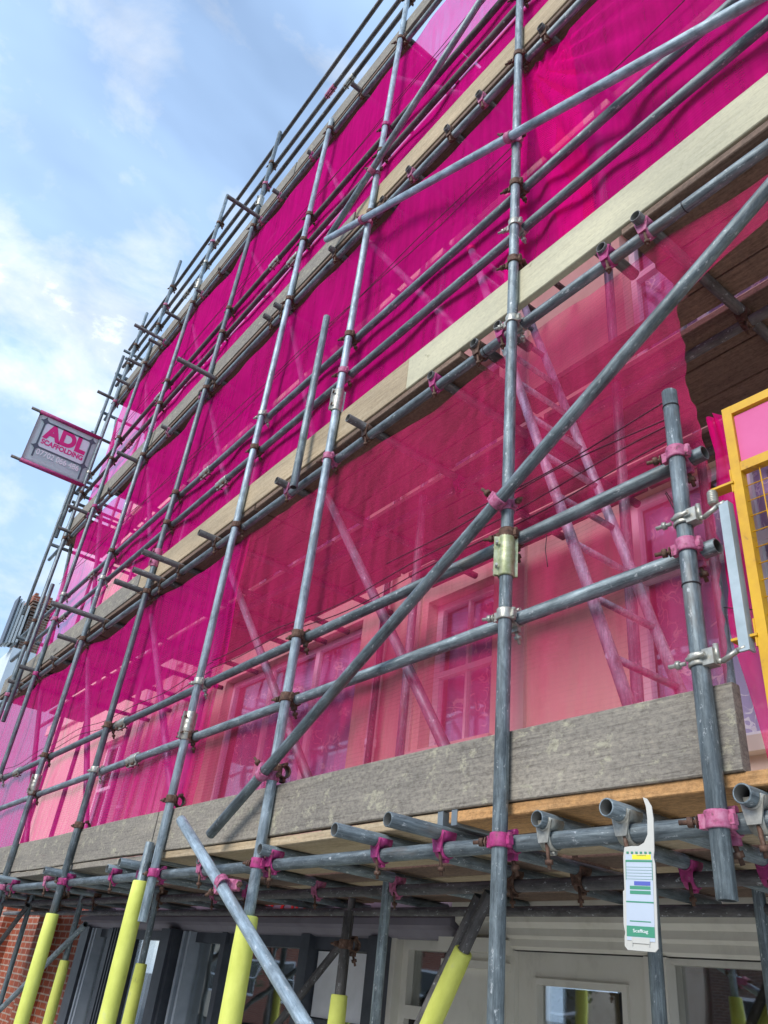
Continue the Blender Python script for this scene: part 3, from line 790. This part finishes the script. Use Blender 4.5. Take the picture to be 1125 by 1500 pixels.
def window(x0, x1, z0, z1, cols, sash=True, curtain=True, transom=None):
    y = F+.10; fw = .055
    bm = bmesh.new()
    box(bm, x0+.004, x0+fw, y, y+.055, z0+.004, z1-.004); box(bm, x1-fw, x1-.004, y, y+.055, z0+.004, z1-.004)
    box(bm, x0+fw, x1-fw, y+.002, y+.052, z1-fw, z1-.004); box(bm, x0+fw, x1-fw, y+.002, y+.052, z0+.004, z0+fw+.02)
    if sash:
        zm = (z0+z1)/2; box(bm, x0+fw, x1-fw, y-.008, y+.045, zm-.022, zm+.022)
    if transom: box(bm, x0+fw, x1-fw, y-.01, y+.047, transom-.03, transom+.03)
    for i in range(1, cols):
        x = x0+(x1-x0)*i/cols; w = .012 if sash else .035
        box(bm, x-w, x+w, y+.004, y+.04, z0+fw+.02, z1-fw)
    if sash: box(bm, x0+fw, x0+fw+.02, y-.004, y+.042, z0+fw+.02, z1-fw); box(bm, x1-fw-.02, x1-fw, y-.004, y+.042, z0+fw+.02, z1-fw)
    w_ = link('window', bm, M['white_paint'], BLD)
    bm = bmesh.new(); box(bm, x0+fw*.5, x1-fw*.5, y+.024, y+.03, z0+.03, z1-.03); link('pane', bm, M['glass'], w_)
    bm = bmesh.new(); box(bm, x0-.06, x1+.06, F-.07, F+.16, z0-.07, z0+.003); link('sill', bm, M['render_pale'], w_)
    if curtain:
        bm = bmesh.new(); n = int((x1-x0)/.03); pr = None
        for i in range(n+1):
            x = x0+.03+(x1-x0-.06)*i/n; yy = y+.15+.022*math.sin(x*26)+.01*math.sin(x*57)
            c = (bm.verts.new((x, yy, z0+.05)), bm.verts.new((x, yy, z1-.03)))
            if pr: bm.faces.new((pr[0], c[0], c[1], pr[1]))
            pr = c
        link('curtain', bm, M['lace'], w_, smooth=True)
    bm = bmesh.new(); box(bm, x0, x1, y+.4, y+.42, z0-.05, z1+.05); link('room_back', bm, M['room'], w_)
    return w_
for i, (a, b_, c, d_) in enumerate(WIN):
    wide = (b_-a) > 1.3
    window(a, b_, c, d_, 3 if wide else 2, sash=not wide, transom=(c+(d_-c)*.66) if wide else None, curtain=True)
# drain pipes
for x in (-4.95, -10.15):
    bm = bmesh.new(); cyl(bm, (x, F-.08, 2.3), (x, F-.08, 9.2), .036, 12)
    for z in (3.2, 5.2, 7.2): cyl(bm, (x, F-.08, z), (x, F-.08, z+.06), .045, 12)
    link('drain_pipe', bm, M['white_paint'], BLD)

# shop fronts
SF = thing('shopfront', 'grimy cream painted shopfront with moulded cornice under the deck at the lower right', 'shopfront', (0, 0, 0))
bm = bmesh.new()
prof = [(.0,2.41),(-.30,2.41),(-.30,2.33),(-.27,2.31),(-.27,2.27),(-.20,2.24),(-.16,2.18),(-.13,2.16),(-.13,2.06),(-.10,2.045),(-.10,2.015),(-.06,1.99),(-.06,1.955),(-.03,1.94),(-.03,1.905),(0,1.89)]
def extrude_prof(bm, prof, x0, x1, y):
    A = [bm.verts.new((x0, y+p[0], p[1])) for p in prof]; B = [bm.verts.new((x1, y+p[0], p[1])) for p in prof]
    for i in range(len(prof)-1): bm.faces.new((A[i], B[i], B[i+1], A[i+1]))
    bm.faces.new(A); bm.faces.new(list(reversed(B)))
extrude_prof(bm, prof, -3.86, 3.5, F)
link('cornice', bm, M['shop_cream'], SF)
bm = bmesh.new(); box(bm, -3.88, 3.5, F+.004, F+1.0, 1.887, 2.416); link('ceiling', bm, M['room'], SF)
bm = bmesh.new()
box(bm, -3.90,-3.52, F-.10, F+.1, 0, 1.86); box(bm, -3.94,-3.48, F-.15, F+.1, 1.86, 1.93); box(bm, -3.93,-3.49, F-.13, F+.1, 1.78, 1.82)
link('pilaster', bm, M['shop_cream'], SF)
bm = bmesh.new()
def ring_frame(bm, x0, x1, z0, z1, w, y0, y1):
    box(bm, x0, x0+w, y0, y1, z0, z1); box(bm, x1-w, x1, y0, y1, z0, z1); box(bm, x0+w, x1-w, y0+.001, y1, z1-w, z1); box(bm, x0+w, x1-w, y0+.001, y1, z0, z0+w)
ring_frame(bm, -3.46,-2.62, .1, 1.885, .12, F+.02, F+.1)
ring_frame(bm, -3.34,-2.74, .3, 1.765, .03, F+.0, F+.06)
box(bm, -2.62,-2.50, F-.02, F+.1, 0, 1.885); box(bm, -2.50, 3.4, F+.02, F+.1, 1.86, 1.885); box(bm, -2.5, 3.4, F, F+.1, 0, .5)
box(bm, -.6,-.52, F, F+.1, .5, 1.86); box(bm, -3.52,-3.46, F-.01, F+.1, 0, 1.885)
link('window_frame', bm, M['shop_cream'], SF)
bm = bmesh.new(); box(bm, -3.31,-2.77, F+.05, F+.056, .33, 1.735); box(bm, -2.5, 3.4, F+.05, F+.056, .5, 1.86); link('pane', bm, M['shop_glass'], SF)
bm = bmesh.new(); box(bm, -3.31, -2.95, F+.2, F+.21, .3, 1.735); box(bm, -2.45, -1.4, F+.5, F+.51, .5, 1.6); link('blind', bm, M['room_brown'], SF)
bm = bmesh.new(); box(bm, -3.5, 3.4, F+.9, F+.92, 0, 2.4); link('back_wall', bm, M['room'], SF)
# door bay between the two shops
DR = thing('entrance_door', 'black painted front door with pale frame and glazed transom light between the two shopfronts', 'door', (-4.2, F, 0))
bm = bmesh.new(); ring_frame(bm, -.30, .30, 0, 1.93, .06, .04, .14); box(bm, -.24, .24, .03, .13, 1.50, 1.57); box(bm, -.40,-.30, -.02, .14, 0, 2.0); 
link('door_frame', bm, M['shop_cream'], DR)
bm = bmesh.new(); box(bm, -.24, .24, .08, .12, .02, 1.50); link('door_leaf', bm, M['black'], DR)
bm = bmesh.new(); box(bm, -.24, .24, .09, .095, 1.57, 1.87); link('transom_light', bm, M['shop_glass'], DR)
bm = bmesh.new(); lathe(bm, [(.028,-.004),(.034,-.004),(.034,.004),(.028,.004)], Matrix.Translation((.12,.072,1.36)) @ AY, 18, close=True); link('door_number', bm, M['white_paint'], DR)
bm = bmesh.new(); box(bm, -.6, .34, .3, .32, 0, 2.4); link('hall_wall', bm, M['room'], DR)

SG = thing('shopfront', 'dark grey painted shopfront with mauve fascia and red letters behind the yellow sleeved uprights', 'shopfront', (0, 0, 0))
bm = bmesh.new(); extrude_prof(bm, [(0,2.41),(-.22,2.41),(-.22,2.36),(-.10,2.33),(-.06,2.32),(-.06,2.045),(-.12,2.03),(-.12,1.99),(-.07,1.97),(-.04,1.93),(0,1.92)], -10.35,-3.88, F)
link('fascia', bm, M['fascia'], SG)
bm = bmesh.new(); box(bm, -10.35,-3.9, F+.004, F+1.3, 1.932, 2.416); link('ceiling', bm, M['room'], SG)
bm = bmesh.new()
for x0, x1, p in ((-10.35,-10.1,.08),(-9.6,-9.5,.03),(-9.1,-9.0,.03),(-8.0,-7.7,.1),(-7.95,-7.75,.13),(-6.9,-6.82,.03),(-5.60,-5.48,.05),(-4.75,-4.55,.06)):
    box(bm, x0, x1, F-p, F+.1, 0, 1.93)
for i in range(5): box(bm, -9.46+i*.075, -9.43+i*.075, F-.05, F+.1, 0, 1.93)
box(bm, -10.3,-4.55, F+.001, F+.1, 1.84, 1.93); box(bm, -10.3,-5.5, F+.002, F+.1, 0, .5); box(bm, -5.48,-4.75, F+.002, F+.1, 1.36, 1.42)
link('window_frame', bm, M['shop_grey'], SG)
for x in (-10.05,-9.95,-7.62,-7.5):
    bm = bmesh.new(); box(bm, x, x+.045, F-.06, F+.09, 0, 1.92); link('pilaster', bm, M['shop_blue'], SG)
bm = bmesh.new(); box(bm, -10.1,-5.6, F+.05, F+.056, .5, 1.84); box(bm, -5.48,-4.75, F+.05, F+.056, .1, 1.84); link('pane', bm, M['shop_glass'], SG)
bm = bmesh.new(); box(bm, -5.46,-4.77, F+.03, F+.045, 1.43, 1.83); link('white_panel', bm, M['white_paint'], SG)
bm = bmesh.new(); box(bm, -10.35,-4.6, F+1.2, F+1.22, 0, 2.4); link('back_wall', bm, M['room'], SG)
bm = bmesh.new(); box(bm, -8.9, -8.3, F+.3, F+.31, 1.2, 1.5); box(bm, -6.0,-5.7, F+.2, F+.21, 1.1, 1.7); link('poster', bm, M['red_letter'], SG)

def text(name, s, size, mw, mat, parent, ext=.002, bold=.0, sx=1.0, spacing=1.0):
    cu = bpy.data.curves.new(name, 'FONT'); cu.body = s; cu.size = size; cu.extrude = ext; cu.offset = bold; cu.align_x = 'CENTER'; cu.space_character = spacing
    cu.materials.append(mat)
    o = bpy.data.objects.new(name, cu); C.objects.link(o)
    dg = bpy.context.evaluated_depsgraph_get(); me = bpy.data.meshes.new_from_object(o.evaluated_get(dg)); me.name = name
    bpy.data.objects.remove(o); m = bpy.data.objects.new(name, me); C.objects.link(m)
    m.parent = parent; m.matrix_local = mw @ Matrix.Diagonal((sx, 1, 1, 1))
    return m
text('lettering', 'COUZZINE', .26, Matrix.Translation((-6.05, F-.066, 2.07)) @ Matrix.Rotation(math.pi/2, 4, 'X'), M['red_letter'], SG, bold=.004)

# brick ground storey at the left
BB = thing('brick_wall', 'red brick ground floor wall with projecting pier at the lower left', 'brick wall', (-12.8, F, 0))
bm = bmesh.new(); box(bm, -2.4, 2.42, 0, .3, 0, 2.40); box(bm, .95, 1.35, -.16, .01, 0, 2.3); box(bm, -1.2,-.8, -.16, .01, 0, 2.3)
link('wall', bm, M['brick'], BB)
bm = bmesh.new(); box(bm, -2.4, 2.42, -.2, .0, .55, .72); link('stone_sill', bm, M['render_pale'], BB)

# far house down the street
FH = thing('distant_house', 'distant pale blue grey house with brick chimney stack, beyond the scaffold at the left', 'house', (-23.0, 2.0, 0))
bm = bmesh.new(); box(bm, -8, 0, -.08, 6, 0, 8.75); link('wall', bm, M['far_grey'], FH)
bm = bmesh.new(); box(bm, -1.2, -.05, .04, .60, 8.754, 9.70)
for k in range(5): box(bm, -1.2-.02*k, -.05+.02*k, .04-.012*k, .60+.012*k, 9.703+.1*k, 9.77+.1*k)
ch = link('chimney', bm, M['brick_dark'], FH)
bm = bmesh.new(); box(bm, -1.4, .06, -.04, .70, 10.19, 10.36)
for i in range(4): box(bm, -1.3, .06, -.03+.2*i, .07+.2*i, 10.364, 10.44)
link('coping', bm, M['brick'], ch)
bm = bmesh.new()
for j in range(4): box(bm, -.5, .0+.02*j, -.34+.085*j, -.29+.085*j, 8.80+.03*j, 10.15-.05*j)
box(bm, -.5, -.06, -.33, -.03, 8.86, 9.9)
link('bargeboard', bm, M['far_white'], FH)
bm = bmesh.new(); box(bm, -.5, .03, -.40,-.36, 8.78, 10.2); link('gutter', bm, M['shop_grey'], FH)

# ------------------------------------------------------------------ street
def sheet(name, x0, x1, y0, y1, z, mat):
    bm = bmesh.new(); bm.faces.new([bm.verts.new(v) for v in ((x0,y0,z),(x1,y0,z),(x1,y1,z),(x0,y1,z))])
    o = link(name, bm, mat); o['kind'] = 'structure'; return o
sheet('ground', -300, 300, -300, 300, -.13, M['tar'])
bm = bmesh.new(); box(bm, -60, 40, -3.2, F+.02, -.125, .0)
o = link('pavement', bm, M['paving']); o['kind'] = 'structure'
bm = bmesh.new(); box(bm, -60, 40, -3.36, -3.204, -.125, .004)
o = link('kerb', bm, M['render_pale']); o['kind'] = 'structure'

# houses over the road, seen mirrored in the shop windows
def terrace(x, label, mat, h, w):
    t = thing('terraced_house', label, 'house', (x, -15, 0), 'houses across the road, mirrored in the shop windows')
    ops = []
    for zz in (1.0, 3.9): ops += [(-w*.36,-w*.12,zz,zz+1.5), (w*.12,w*.36,zz,zz+1.5)]
    bm = bmesh.new(); box(bm, -w/2, w/2, -6, 0, 0, h); link('wall', bm, mat, t)
    for a, b_, c, d_ in ops:
        bm = bmesh.new(); ring_frame(bm, a, b_, c, d_, .08, .003, .05); box(bm, a+.08, b_-.08, .01, .045, (c+d_)/2-.03, (c+d_)/2+.03); w_ = link('window', bm, M['white_paint'], t)
        bm = bmesh.new(); box(bm, a+.05, b_-.05, .005, .02, c+.05, d_-.05); link('pane', bm, M['black'], w_)
    bm = bmesh.new()
    for s in ((0.3, h), (-3, h+2.2)),: pass
    vs = [bm.verts.new(v) for v in ((-w/2,.3,h),(w/2,.3,h),(w/2,-3,h+2.2),(-w/2,-3,h+2.2),(-w/2,-6.3,h),(w/2,-6.3,h))]
    bm.faces.new((vs[0],vs[1],vs[2],vs[3])); bm.faces.new((vs[3],vs[2],vs[5],vs[4])); bm.faces.new((vs[0],vs[3],vs[4])); bm.faces.new((vs[1],vs[5],vs[2])); bm.faces.new((vs[0],vs[4],vs[5],vs[1]))
    link('roof', bm, M['slate'], t)
terrace(-4, 'red brick terraced house across the road', M['brick'], 5.9, 6.0)
terrace(-10.2, 'brown brick terraced house across the road', M['brick_dark'], 5.6, 6.0)
terrace(-16.4, 'cream rendered house across the road', M['render'], 6.2, 6.0)
terrace(-22.6, 'second red brick terraced house across the road, beside the cream one', M['brick'], 6.0, 6.0)
terrace(-28.8, 'dark brick terraced house across the road', M['brick_dark'], 6.6, 6.0)
terrace(-35.0, 'far red brick terraced house across the road', M['brick'], 6.2, 6.0)
terrace(-41.2, 'farthest cream rendered house across the road', M['render'], 6.0, 6.0)
tr = thing('street_tree', 'leafy street tree across the road', 'tree', (-14.5, -9.5, 0))
bm = bmesh.new(); cyl(bm, (0,0,0), (.1,0,2.4), .16, 10, r1=.11)
for a in range(6): cyl(bm, (.1,0,2.2+a*.1), (.1+1.3*math.cos(a), 1.3*math.sin(a), 4.0+.2*a), .06, 7, r1=.02)
link('trunk', bm, M['bark'], tr)
bm = bmesh.new(); rr = random.Random(3)
cl = [(rr.uniform(-1.4,1.4), rr.uniform(-1.3,1.3), rr.uniform(1.9,5.6), rr.uniform(.4,.8)) for _ in range(26)]
for cx, cy, cz, cr in cl:
    for _ in range(90):
        d = Vector((rr.gauss(0,1), rr.gauss(0,1), rr.gauss(0,1))).normalized()*cr*rr.uniform(.5,1)
        c = Vector((cx,cy,cz))+d; u = Vector((rr.gauss(0,1),rr.gauss(0,1),rr.gauss(0,1))).normalized(); v = u.orthogonal().normalized(); s = .085
        bm.faces.new([bm.verts.new(c+u*s), bm.verts.new(c+v*s*.6), bm.verts.new(c-u*s), bm.verts.new(c-v*s*.6)])
link('crown', bm, M['leaf'], tr)
for x, y, rz, lab in ((-19.5,-9.0,1.2,'second leafy street tree across the road'), (-25.5,-9.8,2.6,'farthest leafy street tree across the road')):
    t2 = tr.copy(); C.objects.link(t2); t2.location = (x, y, 0); t2.rotation_euler.z = rz; t2['label'] = lab
    for ch_ in list(tr.children):
        c2 = ch_.copy(); C.objects.link(c2); c2.parent = t2

# ------------------------------------------------------------------ hanging sign board
SX = -10.33
SG2 = thing('hanging_sign', 'square grey banner with pink lettering hung between two pink poles, against the sky', 'sign', (SX, -.5, 7.66))
def srel(y, z): return (0, y+.5, z-7.66)
M['banner'] = mat_noise('silver_grey_vinyl', [(.3,(.56,.63,.64)),(.7,(.66,.72,.73))], nscale=3, rough=.55, bumps=.15, bdist=.01)
M['banner_light'] = mat_plain('pale_grey_print', (.62,.71,.76), .5, 0, .05)
M['dark_print'] = mat_plain('slate_grey_print', (.07,.09,.12), .5, 0, .05)
M['pink_print'] = mat_plain('pink_print', (.62,.01,.2), .5, 0, .06)
M['white_print'] = mat_plain('white_print', (.8,.83,.85), .5, 0, .05)
for z in (8.14, 7.30):
    bm = bmesh.new(); cyl(bm, srel(-1.02, z), srel(.25 if z > 8 else .12, z), .022, 14); pl_ = link('pole', bm, M['tube_dark'], SG2, smooth=False)
    bm = bmesh.new(); cyl(bm, srel(-.90, z), srel(.0, z), .031, 16); link('pole_sleeve', bm, M['magenta_paint'], pl_)
bm = bmesh.new()
ya, yb2, za, zb2 = -.895, -.005, 7.31, 8.13
nn = 14; g = []
for j in range(nn+1):
    g.append([bm.verts.new((.008*math.sin(i*.9+j*.5)*math.sin(math.pi*j/nn)*math.sin(math.pi*i/nn), ya+.5+(yb2-ya)*i/nn, za-7.66+(zb2-za)*j/nn)) for i in range(nn+1)])
for j in range(nn):
    for i in range(nn): bm.faces.new((g[j][i], g[j][i+1], g[j+1][i+1], g[j+1][i]))
bmesh.ops.solidify(bm, geom=bm.faces[:], thickness=.002)
link('banner', bm, M['banner'], SG2, smooth=True)
def syz(y, z, d=.012): return Matrix.Translation((d, y+.5, z-7.66)) @ Matrix(((0,0,1,0),(1,0,0,0),(0,1,0,0),(0,0,0,1)))
# frame mark: rounded rectangle of printed tubes with couplers at its corners
def srect(bm, y0, y1, z0, z1, d0=.0095, d1=.0115):
    box(bm, d0, d1, y0+.5, y1+.5, z0-7.66, z1-7.66)
bm = bmesh.new(); srect(bm, -.76,-.13, 7.60, 8.00); link('print_panel', bm, M['banner_light'], SG2)
bm = bmesh.new()
srect(bm, -.78,-.115, 8.005, 8.03, .012, .014); srect(bm, -.78,-.115, 7.575, 7.60, .012, .014); srect(bm, -.795,-.77, 7.42, 8.03, .0125, .0145); srect(bm, -.12,-.095, 7.36, 8.03, .0125, .0145)
for y, z in ((-.783,8.02),(-.108,8.02),(-.783,7.588),(-.108,7.588)):
    for k in range(4):
        a = k*math.pi/2; vs = [Vector((.015, y+.5+.075*math.cos(a), z-7.66+.075*math.sin(a)))]
        for s in (.6, -.6): vs.append(Vector((.015, y+.5+.035*math.cos(a+s), z-7.66+.035*math.sin(a+s))))
        bm.faces.new([bm.verts.new(v) for v in vs])
    cyl(bm, (.012, y+.5, z-7.66), (.016, y+.5, z-7.66), .038, 14)
link('print_frame', bm, M['dark_print'], SG2)
text('lettering', 'ADL', .335, syz(-.445, 7.775), M['pink_print'], SG2, bold=.017, sx=.90)
text('lettering', 'SCAFFOLDING', .108, syz(-.445, 7.665), M['pink_print'], SG2, bold=.004, sx=.84)
text('lettering', '07702 066 486', .125, syz(-.45, 7.475), M['white_print'], SG2, bold=.0012, sx=.80)

# ------------------------------------------------------------------ safety tag
TG = thing('inspection_tag', 'white plastic scaffold inspection tag with green and yellow insert hung from a tube end', 'tag', (-1.325, -.085, 1.95))
TGR = Matrix.Rotation(math.radians(18), 4, 'Z')
TG.scale = (.90,1,.74); TG.location = (-1.268,-.085,1.949); TG.rotation_euler = (math.radians(-3), math.radians(1.0), math.radians(14))
W = .042
def prism(bm, pts, y0, y1):
    A = [bm.verts.new((x, y0, z)) for x, z in pts]; B = [bm.verts.new((x, y1, z)) for x, z in pts]
    bm.faces.new(A); bm.faces.new(list(reversed(B))); n = len(pts)
    for i in range(n): bm.faces.new((A[i], B[i], B[(i+1)%n], A[(i+1)%n]))
M['white_plastic'] = mat_plain('white_plastic', (.50,.50,.46), .35, 0, .04)
M['insert'] = mat_plain('pale_printed_card', (.44,.51,.60), .4, 0, .02)
M['green_print'] = mat_plain('green_print', (.03,.24,.14), .45, 0, .03)
M['yellow_print'] = mat_plain('yellow_print', (.75,.68,.02), .45, 0, .03)
M['blue_print'] = mat_plain('blue_print', (.06,.09,.42), .45, 0, .03)
bm = bmesh.new()
prism(bm, [(-.040,.03),(-.044,0),(-.042,-.10),(-.046,-.105),(-.046,-.20),(-.042,-.225),(-.044,-.235),(-.044,-.262),(-.036,-.272),(.036,-.272),(.044,-.262),(.044,-.02),(.040,.0),(.043,.02),(.044,.12),(.040,.16),(.028,.185),(.016,.19),(.024,.16),(.027,.12),(.026,.07),(.016,.045),(0,.034),(-.02,.034)], 0, .004)
link('holder', bm, M['white_plastic'], TG)
def tp(name, x0, x1, z0, z1, mat, d): 
    bm = bmesh.new(); box(bm, x0, x1, -d, -.0002, z0, z1); return link(name, bm, mat, TG)
tp('insert', -.037, .037, -.245, .008, M['insert'], .0012)
for z0, z1, x0, x1 in ((-.016,-.010,-.037,.037),(-.098,-.088,-.026,.030),(-.112,-.102,-.026,.030),(-.137,-.133,-.037,.037),(-.192,-.189,-.028,.028),(-.234,-.204,-.037,.037)):
    gb = bmesh.new(); box(gb, x0, x1, -.0018, -.0013, z0, z1); link('green_bar', gb, M['green_print'], TG)
gb = bmesh.new()
for k in range(6): box(gb, -.034+.0125*k, -.028+.0125*k, -.0018, -.0002, .010, .016)
gb2 = gb; link('hazard_stripes', gb2, M['green_print'], TG)
gb = bmesh.new()
for k in range(5): box(gb, -.036, .036, -.0018, -.0013, -.032-.009*k, -.0313-.009*k)
box(gb, -.0368,-.0355, -.0018,-.0013, -.07,-.016); box(gb, .0355,.0368, -.0018,-.0013, -.07,-.016)
link('form_lines', gb, M['green_print'], TG)
tp('yellow_label', -.018, .034, -.008, .007, M['yellow_print'], .0019); tp('blue_label', -.014, .030, -.086, -.074, M['blue_print'], .0019)
MT = lambda x, z, d=.0022: Matrix.Translation((x, -d, z)) @ Matrix.Rotation(math.pi/2, 4, 'X')
text('lettering', 'Scafftag', .0135, MT(0,-.222), M['white_print'], TG, ext=.0002)
text('lettering', 'WARNING', .0055, MT(.008,.002), M['dark_print'], TG, ext=.0001)
bm = bmesh.new(); box(bm, -.024, .024, -.0022, -.0012, -.252, -.236); box(bm, -.023,-.0215, -.003,-.0022, -.26,-.245); box(bm, .0215, .023, -.003,-.0022, -.26,-.245); link('slider', bm, M['white_plastic'], TG)

# ------------------------------------------------------------------ ladder gate and its bracket
GT = thing('safety_gate', 'yellow steel ladder gate with pink panel and wire mesh at the right edge', 'gate', (-.94, .02, 2.2))
GT.rotation_euler = (0, 0, math.radians(2))
bm = bmesh.new(); s = .028
ring_frame(bm, 0, .62, 0, 1.0, s, -.014, .016); box(bm, s, .62-s, -.012, .014, .765, .795)
link('frame', bm, M['yellow_paint'], GT)
bm = bmesh.new(); box(bm, s+.001, .619-s, -.003, .003, .796, .965); link('panel', bm, M['pink_panel'], GT)
bm = bmesh.new()
for i in range(1, 12): x = s+(.62-2*s)*i/12; cyl(bm, (x,0,s*.6), (x,0,.767), .0017, 6)
for i in range(1, 15): z = s+.74*i/15; cyl(bm, (s*.7,.003,z), (.62-s*.7,.003,z), .0017, 6)
link('wire_mesh', bm, M['yellow_paint'], GT)
for z in (.755-.02, .30-.03):
    bm = bmesh.new(); box(bm, -.066, .004, -.020, .020, z-.0035, z+.0035); box(bm, -.004, .0, -.016, .016, z-.03, z+.045)
    h_ = link('hinge_plate', bm, M['yellow_paint'], GT)
BR = thing('gate_bracket', 'white galvanised hinge bracket clamped to the short upright, holding the yellow gate', 'bracket', (-1.10, 0, 2.4))
def hook(zc):
    bm = bmesh.new()
    band(bm, Matrix.Identity(4), (0,0,zc), h=.034)
    box(bm, .020, .052, -.022, .012, zc-.022, zc+.022)
    cyl(bm, (-.02,-.03,zc), (.036,-.034,zc+.004), .006, 8); cyl(bm, (-.03,-.018,zc-.004), (-.075,-.03,zc-.008), .006, 8); hexnut(bm, (-.05,-.024,zc-.006), (-1,-.2,0), .012, .012)
    pts = [(.052,-.004,zc+.035),(.054,-.004,zc-.012),(.066,-.004,zc-.016),(.110,-.004,zc+.002),(.135,-.004,zc+.006)]
    for a, b_ in zip(pts, pts[1:]): cyl(bm, a, b_, .0075, 8)
    return link('clamp_hook', bm, M['zinc'], BR)
hook(.47); hook(.035)
bm = bmesh.new(); box(bm, .118, .146, -.010, -.003, .03, .475); box(bm, .1395, .146, -.003, .018, .03, .475); link('bar', bm, M['white_flat'], BR)
bm = bmesh.new()
for k in range(6): lathe(bm, [(.013,0),(.0155,.003),(.013,.006)], Matrix.Translation((.098,0,.49+k*.006)), 12)
cyl(bm, (.098,0,.485), (.098,0,.53), .012, 12); link('spring', bm, M['zinc'], BR)

# cable ties with long loose tails
def loose(pts, label):
    bm = bmesh.new()
    for a, b_ in zip(pts, pts[1:]): cyl(bm, a, b_, .0016, 5)
    tag(link('cable_tie', bm, M['black_cord']), label, 'cable tie', 'cable ties fixing the net')
loose([(-1.66,.03,3.06),(-1.64,.0,2.98),(-1.62,-.01,2.90)], 'long loose black cable tie tail hanging from the guard rail right of the long upright')
loose([(-1.20,.08,3.06),(-1.16,.06,2.98),(-1.14,.05,2.93),(-1.155,.05,2.95),(-1.19,.06,3.04)], 'pair of black cable tie tails left of the short upright')
loose([(-1.07,.10,2.62),(-1.0,.12,2.60),(-.86,.16,2.58)], 'thin black wire running right from the short upright')

# ------------------------------------------------------------------ world and light
w = bpy.data.worlds.new('World'); SC.world = w; w.use_nodes = True; nt = w.node_tree; bg = nt.nodes['Background']
SE, SR = math.radians(33), math.radians(170)
sky = nt.nodes.new('ShaderNodeTexSky'); sky.sky_type = 'NISHITA'; sky.sun_disc = False; sky.sun_elevation = SE; sky.sun_rotation = SR
sky.air_density = 1.0; sky.dust_density = 1.2; sky.ozone_density = 1.5
tc = N(nt, 'ShaderNodeTexCoord'); mp = N(nt, 'ShaderNodeMapping'); mp.inputs['Scale'].default_value = (1.0, 1.0, 1.9); mp.inputs['Location'].default_value = (.35, .1, .40)
nt.links.new(tc.outputs['Generated'], mp.inputs[0])
n1 = noise(nt, mp.outputs[0], 3.1, 9, .56, .25)
acc = None
for dv, rad, amt in (((-.795,.005,.607),.13,.22), ((-.751,.10,.653),.10,.22), ((-.812,.10,.575),.12,.22), ((-.93,.05,.36),.22,.22), ((-.899,.156,.41),.12,.2), ((-.70,-.35,.62),.25,.15), ((-.5,.75,.42),.3,.2), ((.6,.2,.77),.4,.15)):
    v3 = Vector(dv).normalized(); dp = N(nt, 'ShaderNodeVectorMath', operation='DISTANCE'); nt.links.new(tc.outputs['Generated'], dp.inputs[0]); dp.inputs[1].default_value = v3
    mr = N(nt, 'ShaderNodeMapRange', interpolation_type='SMOOTHSTEP'); mr.inputs[1].default_value = rad*1.25; mr.inputs[2].default_value = 0; mr.inputs[3].default_value = 0; mr.inputs[4].default_value = amt
    nt.links.new(dp.outputs['Value'], mr.inputs[0])
    if acc is None: acc = mr.outputs[0]
    else:
        a_ = N(nt, 'ShaderNodeMath', operation='MAXIMUM'); nt.links.new(acc, a_.inputs[0]); nt.links.new(mr.outputs[0], a_.inputs[1]); acc = a_.outputs[0]
nf = noise(nt, mp.outputs[0], 6.5, 9, .6, .2)
a1 = N(nt, 'ShaderNodeMath', operation='ADD'); nt.links.new(nf, a1.inputs[0]); nt.links.new(acc, a1.inputs[1])
r1 = ramp(nt, a1.outputs[0], [(.60, (0,0,0)), (.80, (1,1,1))])
n2 = noise(nt, mp.outputs[0], 1.3, 5, .6, .3)
r2 = ramp(nt, n2, [(.32, (.30,.30,.30)), (.62, (.88,.88,.88))])
mxx = N(nt, 'ShaderNodeMath', operation='MAXIMUM'); nt.links.new(r1.outputs[0], mxx.inputs[0]); nt.links.new(r2.outputs[0], mxx.inputs[1])
cc_ = ramp(nt, a1.outputs[0], [(.52,(3.0,4.3,6.3)),(.74,(5.6,6.1,6.6))])
c = mixc(nt, mxx.outputs[0], sky.outputs[0], cc_.outputs[0])
nt.links.new(c, bg.inputs['Color']); bg.inputs['Strength'].default_value = .15
sun = bpy.data.lights.new('sun', 'SUN'); sun.energy = 1.9; sun.angle = math.radians(30); sun.color = (1.0,.95,.88)
so = bpy.data.objects.new('sun', sun); C.objects.link(so)
az = SR
d = Vector((math.sin(az)*math.cos(SE), math.cos(az)*math.cos(SE), math.sin(SE)))
so.rotation_mode = 'QUATERNION'; so.rotation_quaternion = d.to_track_quat('Z', 'Y')
SC.view_settings.view_transform = 'Standard'; SC.view_settings.look = 'None'; SC.view_settings.exposure = 0.6; SC.view_settings.gamma = 1
SC.cycles.transparent_max_bounces = 24; SC.cycles.max_bounces = 8
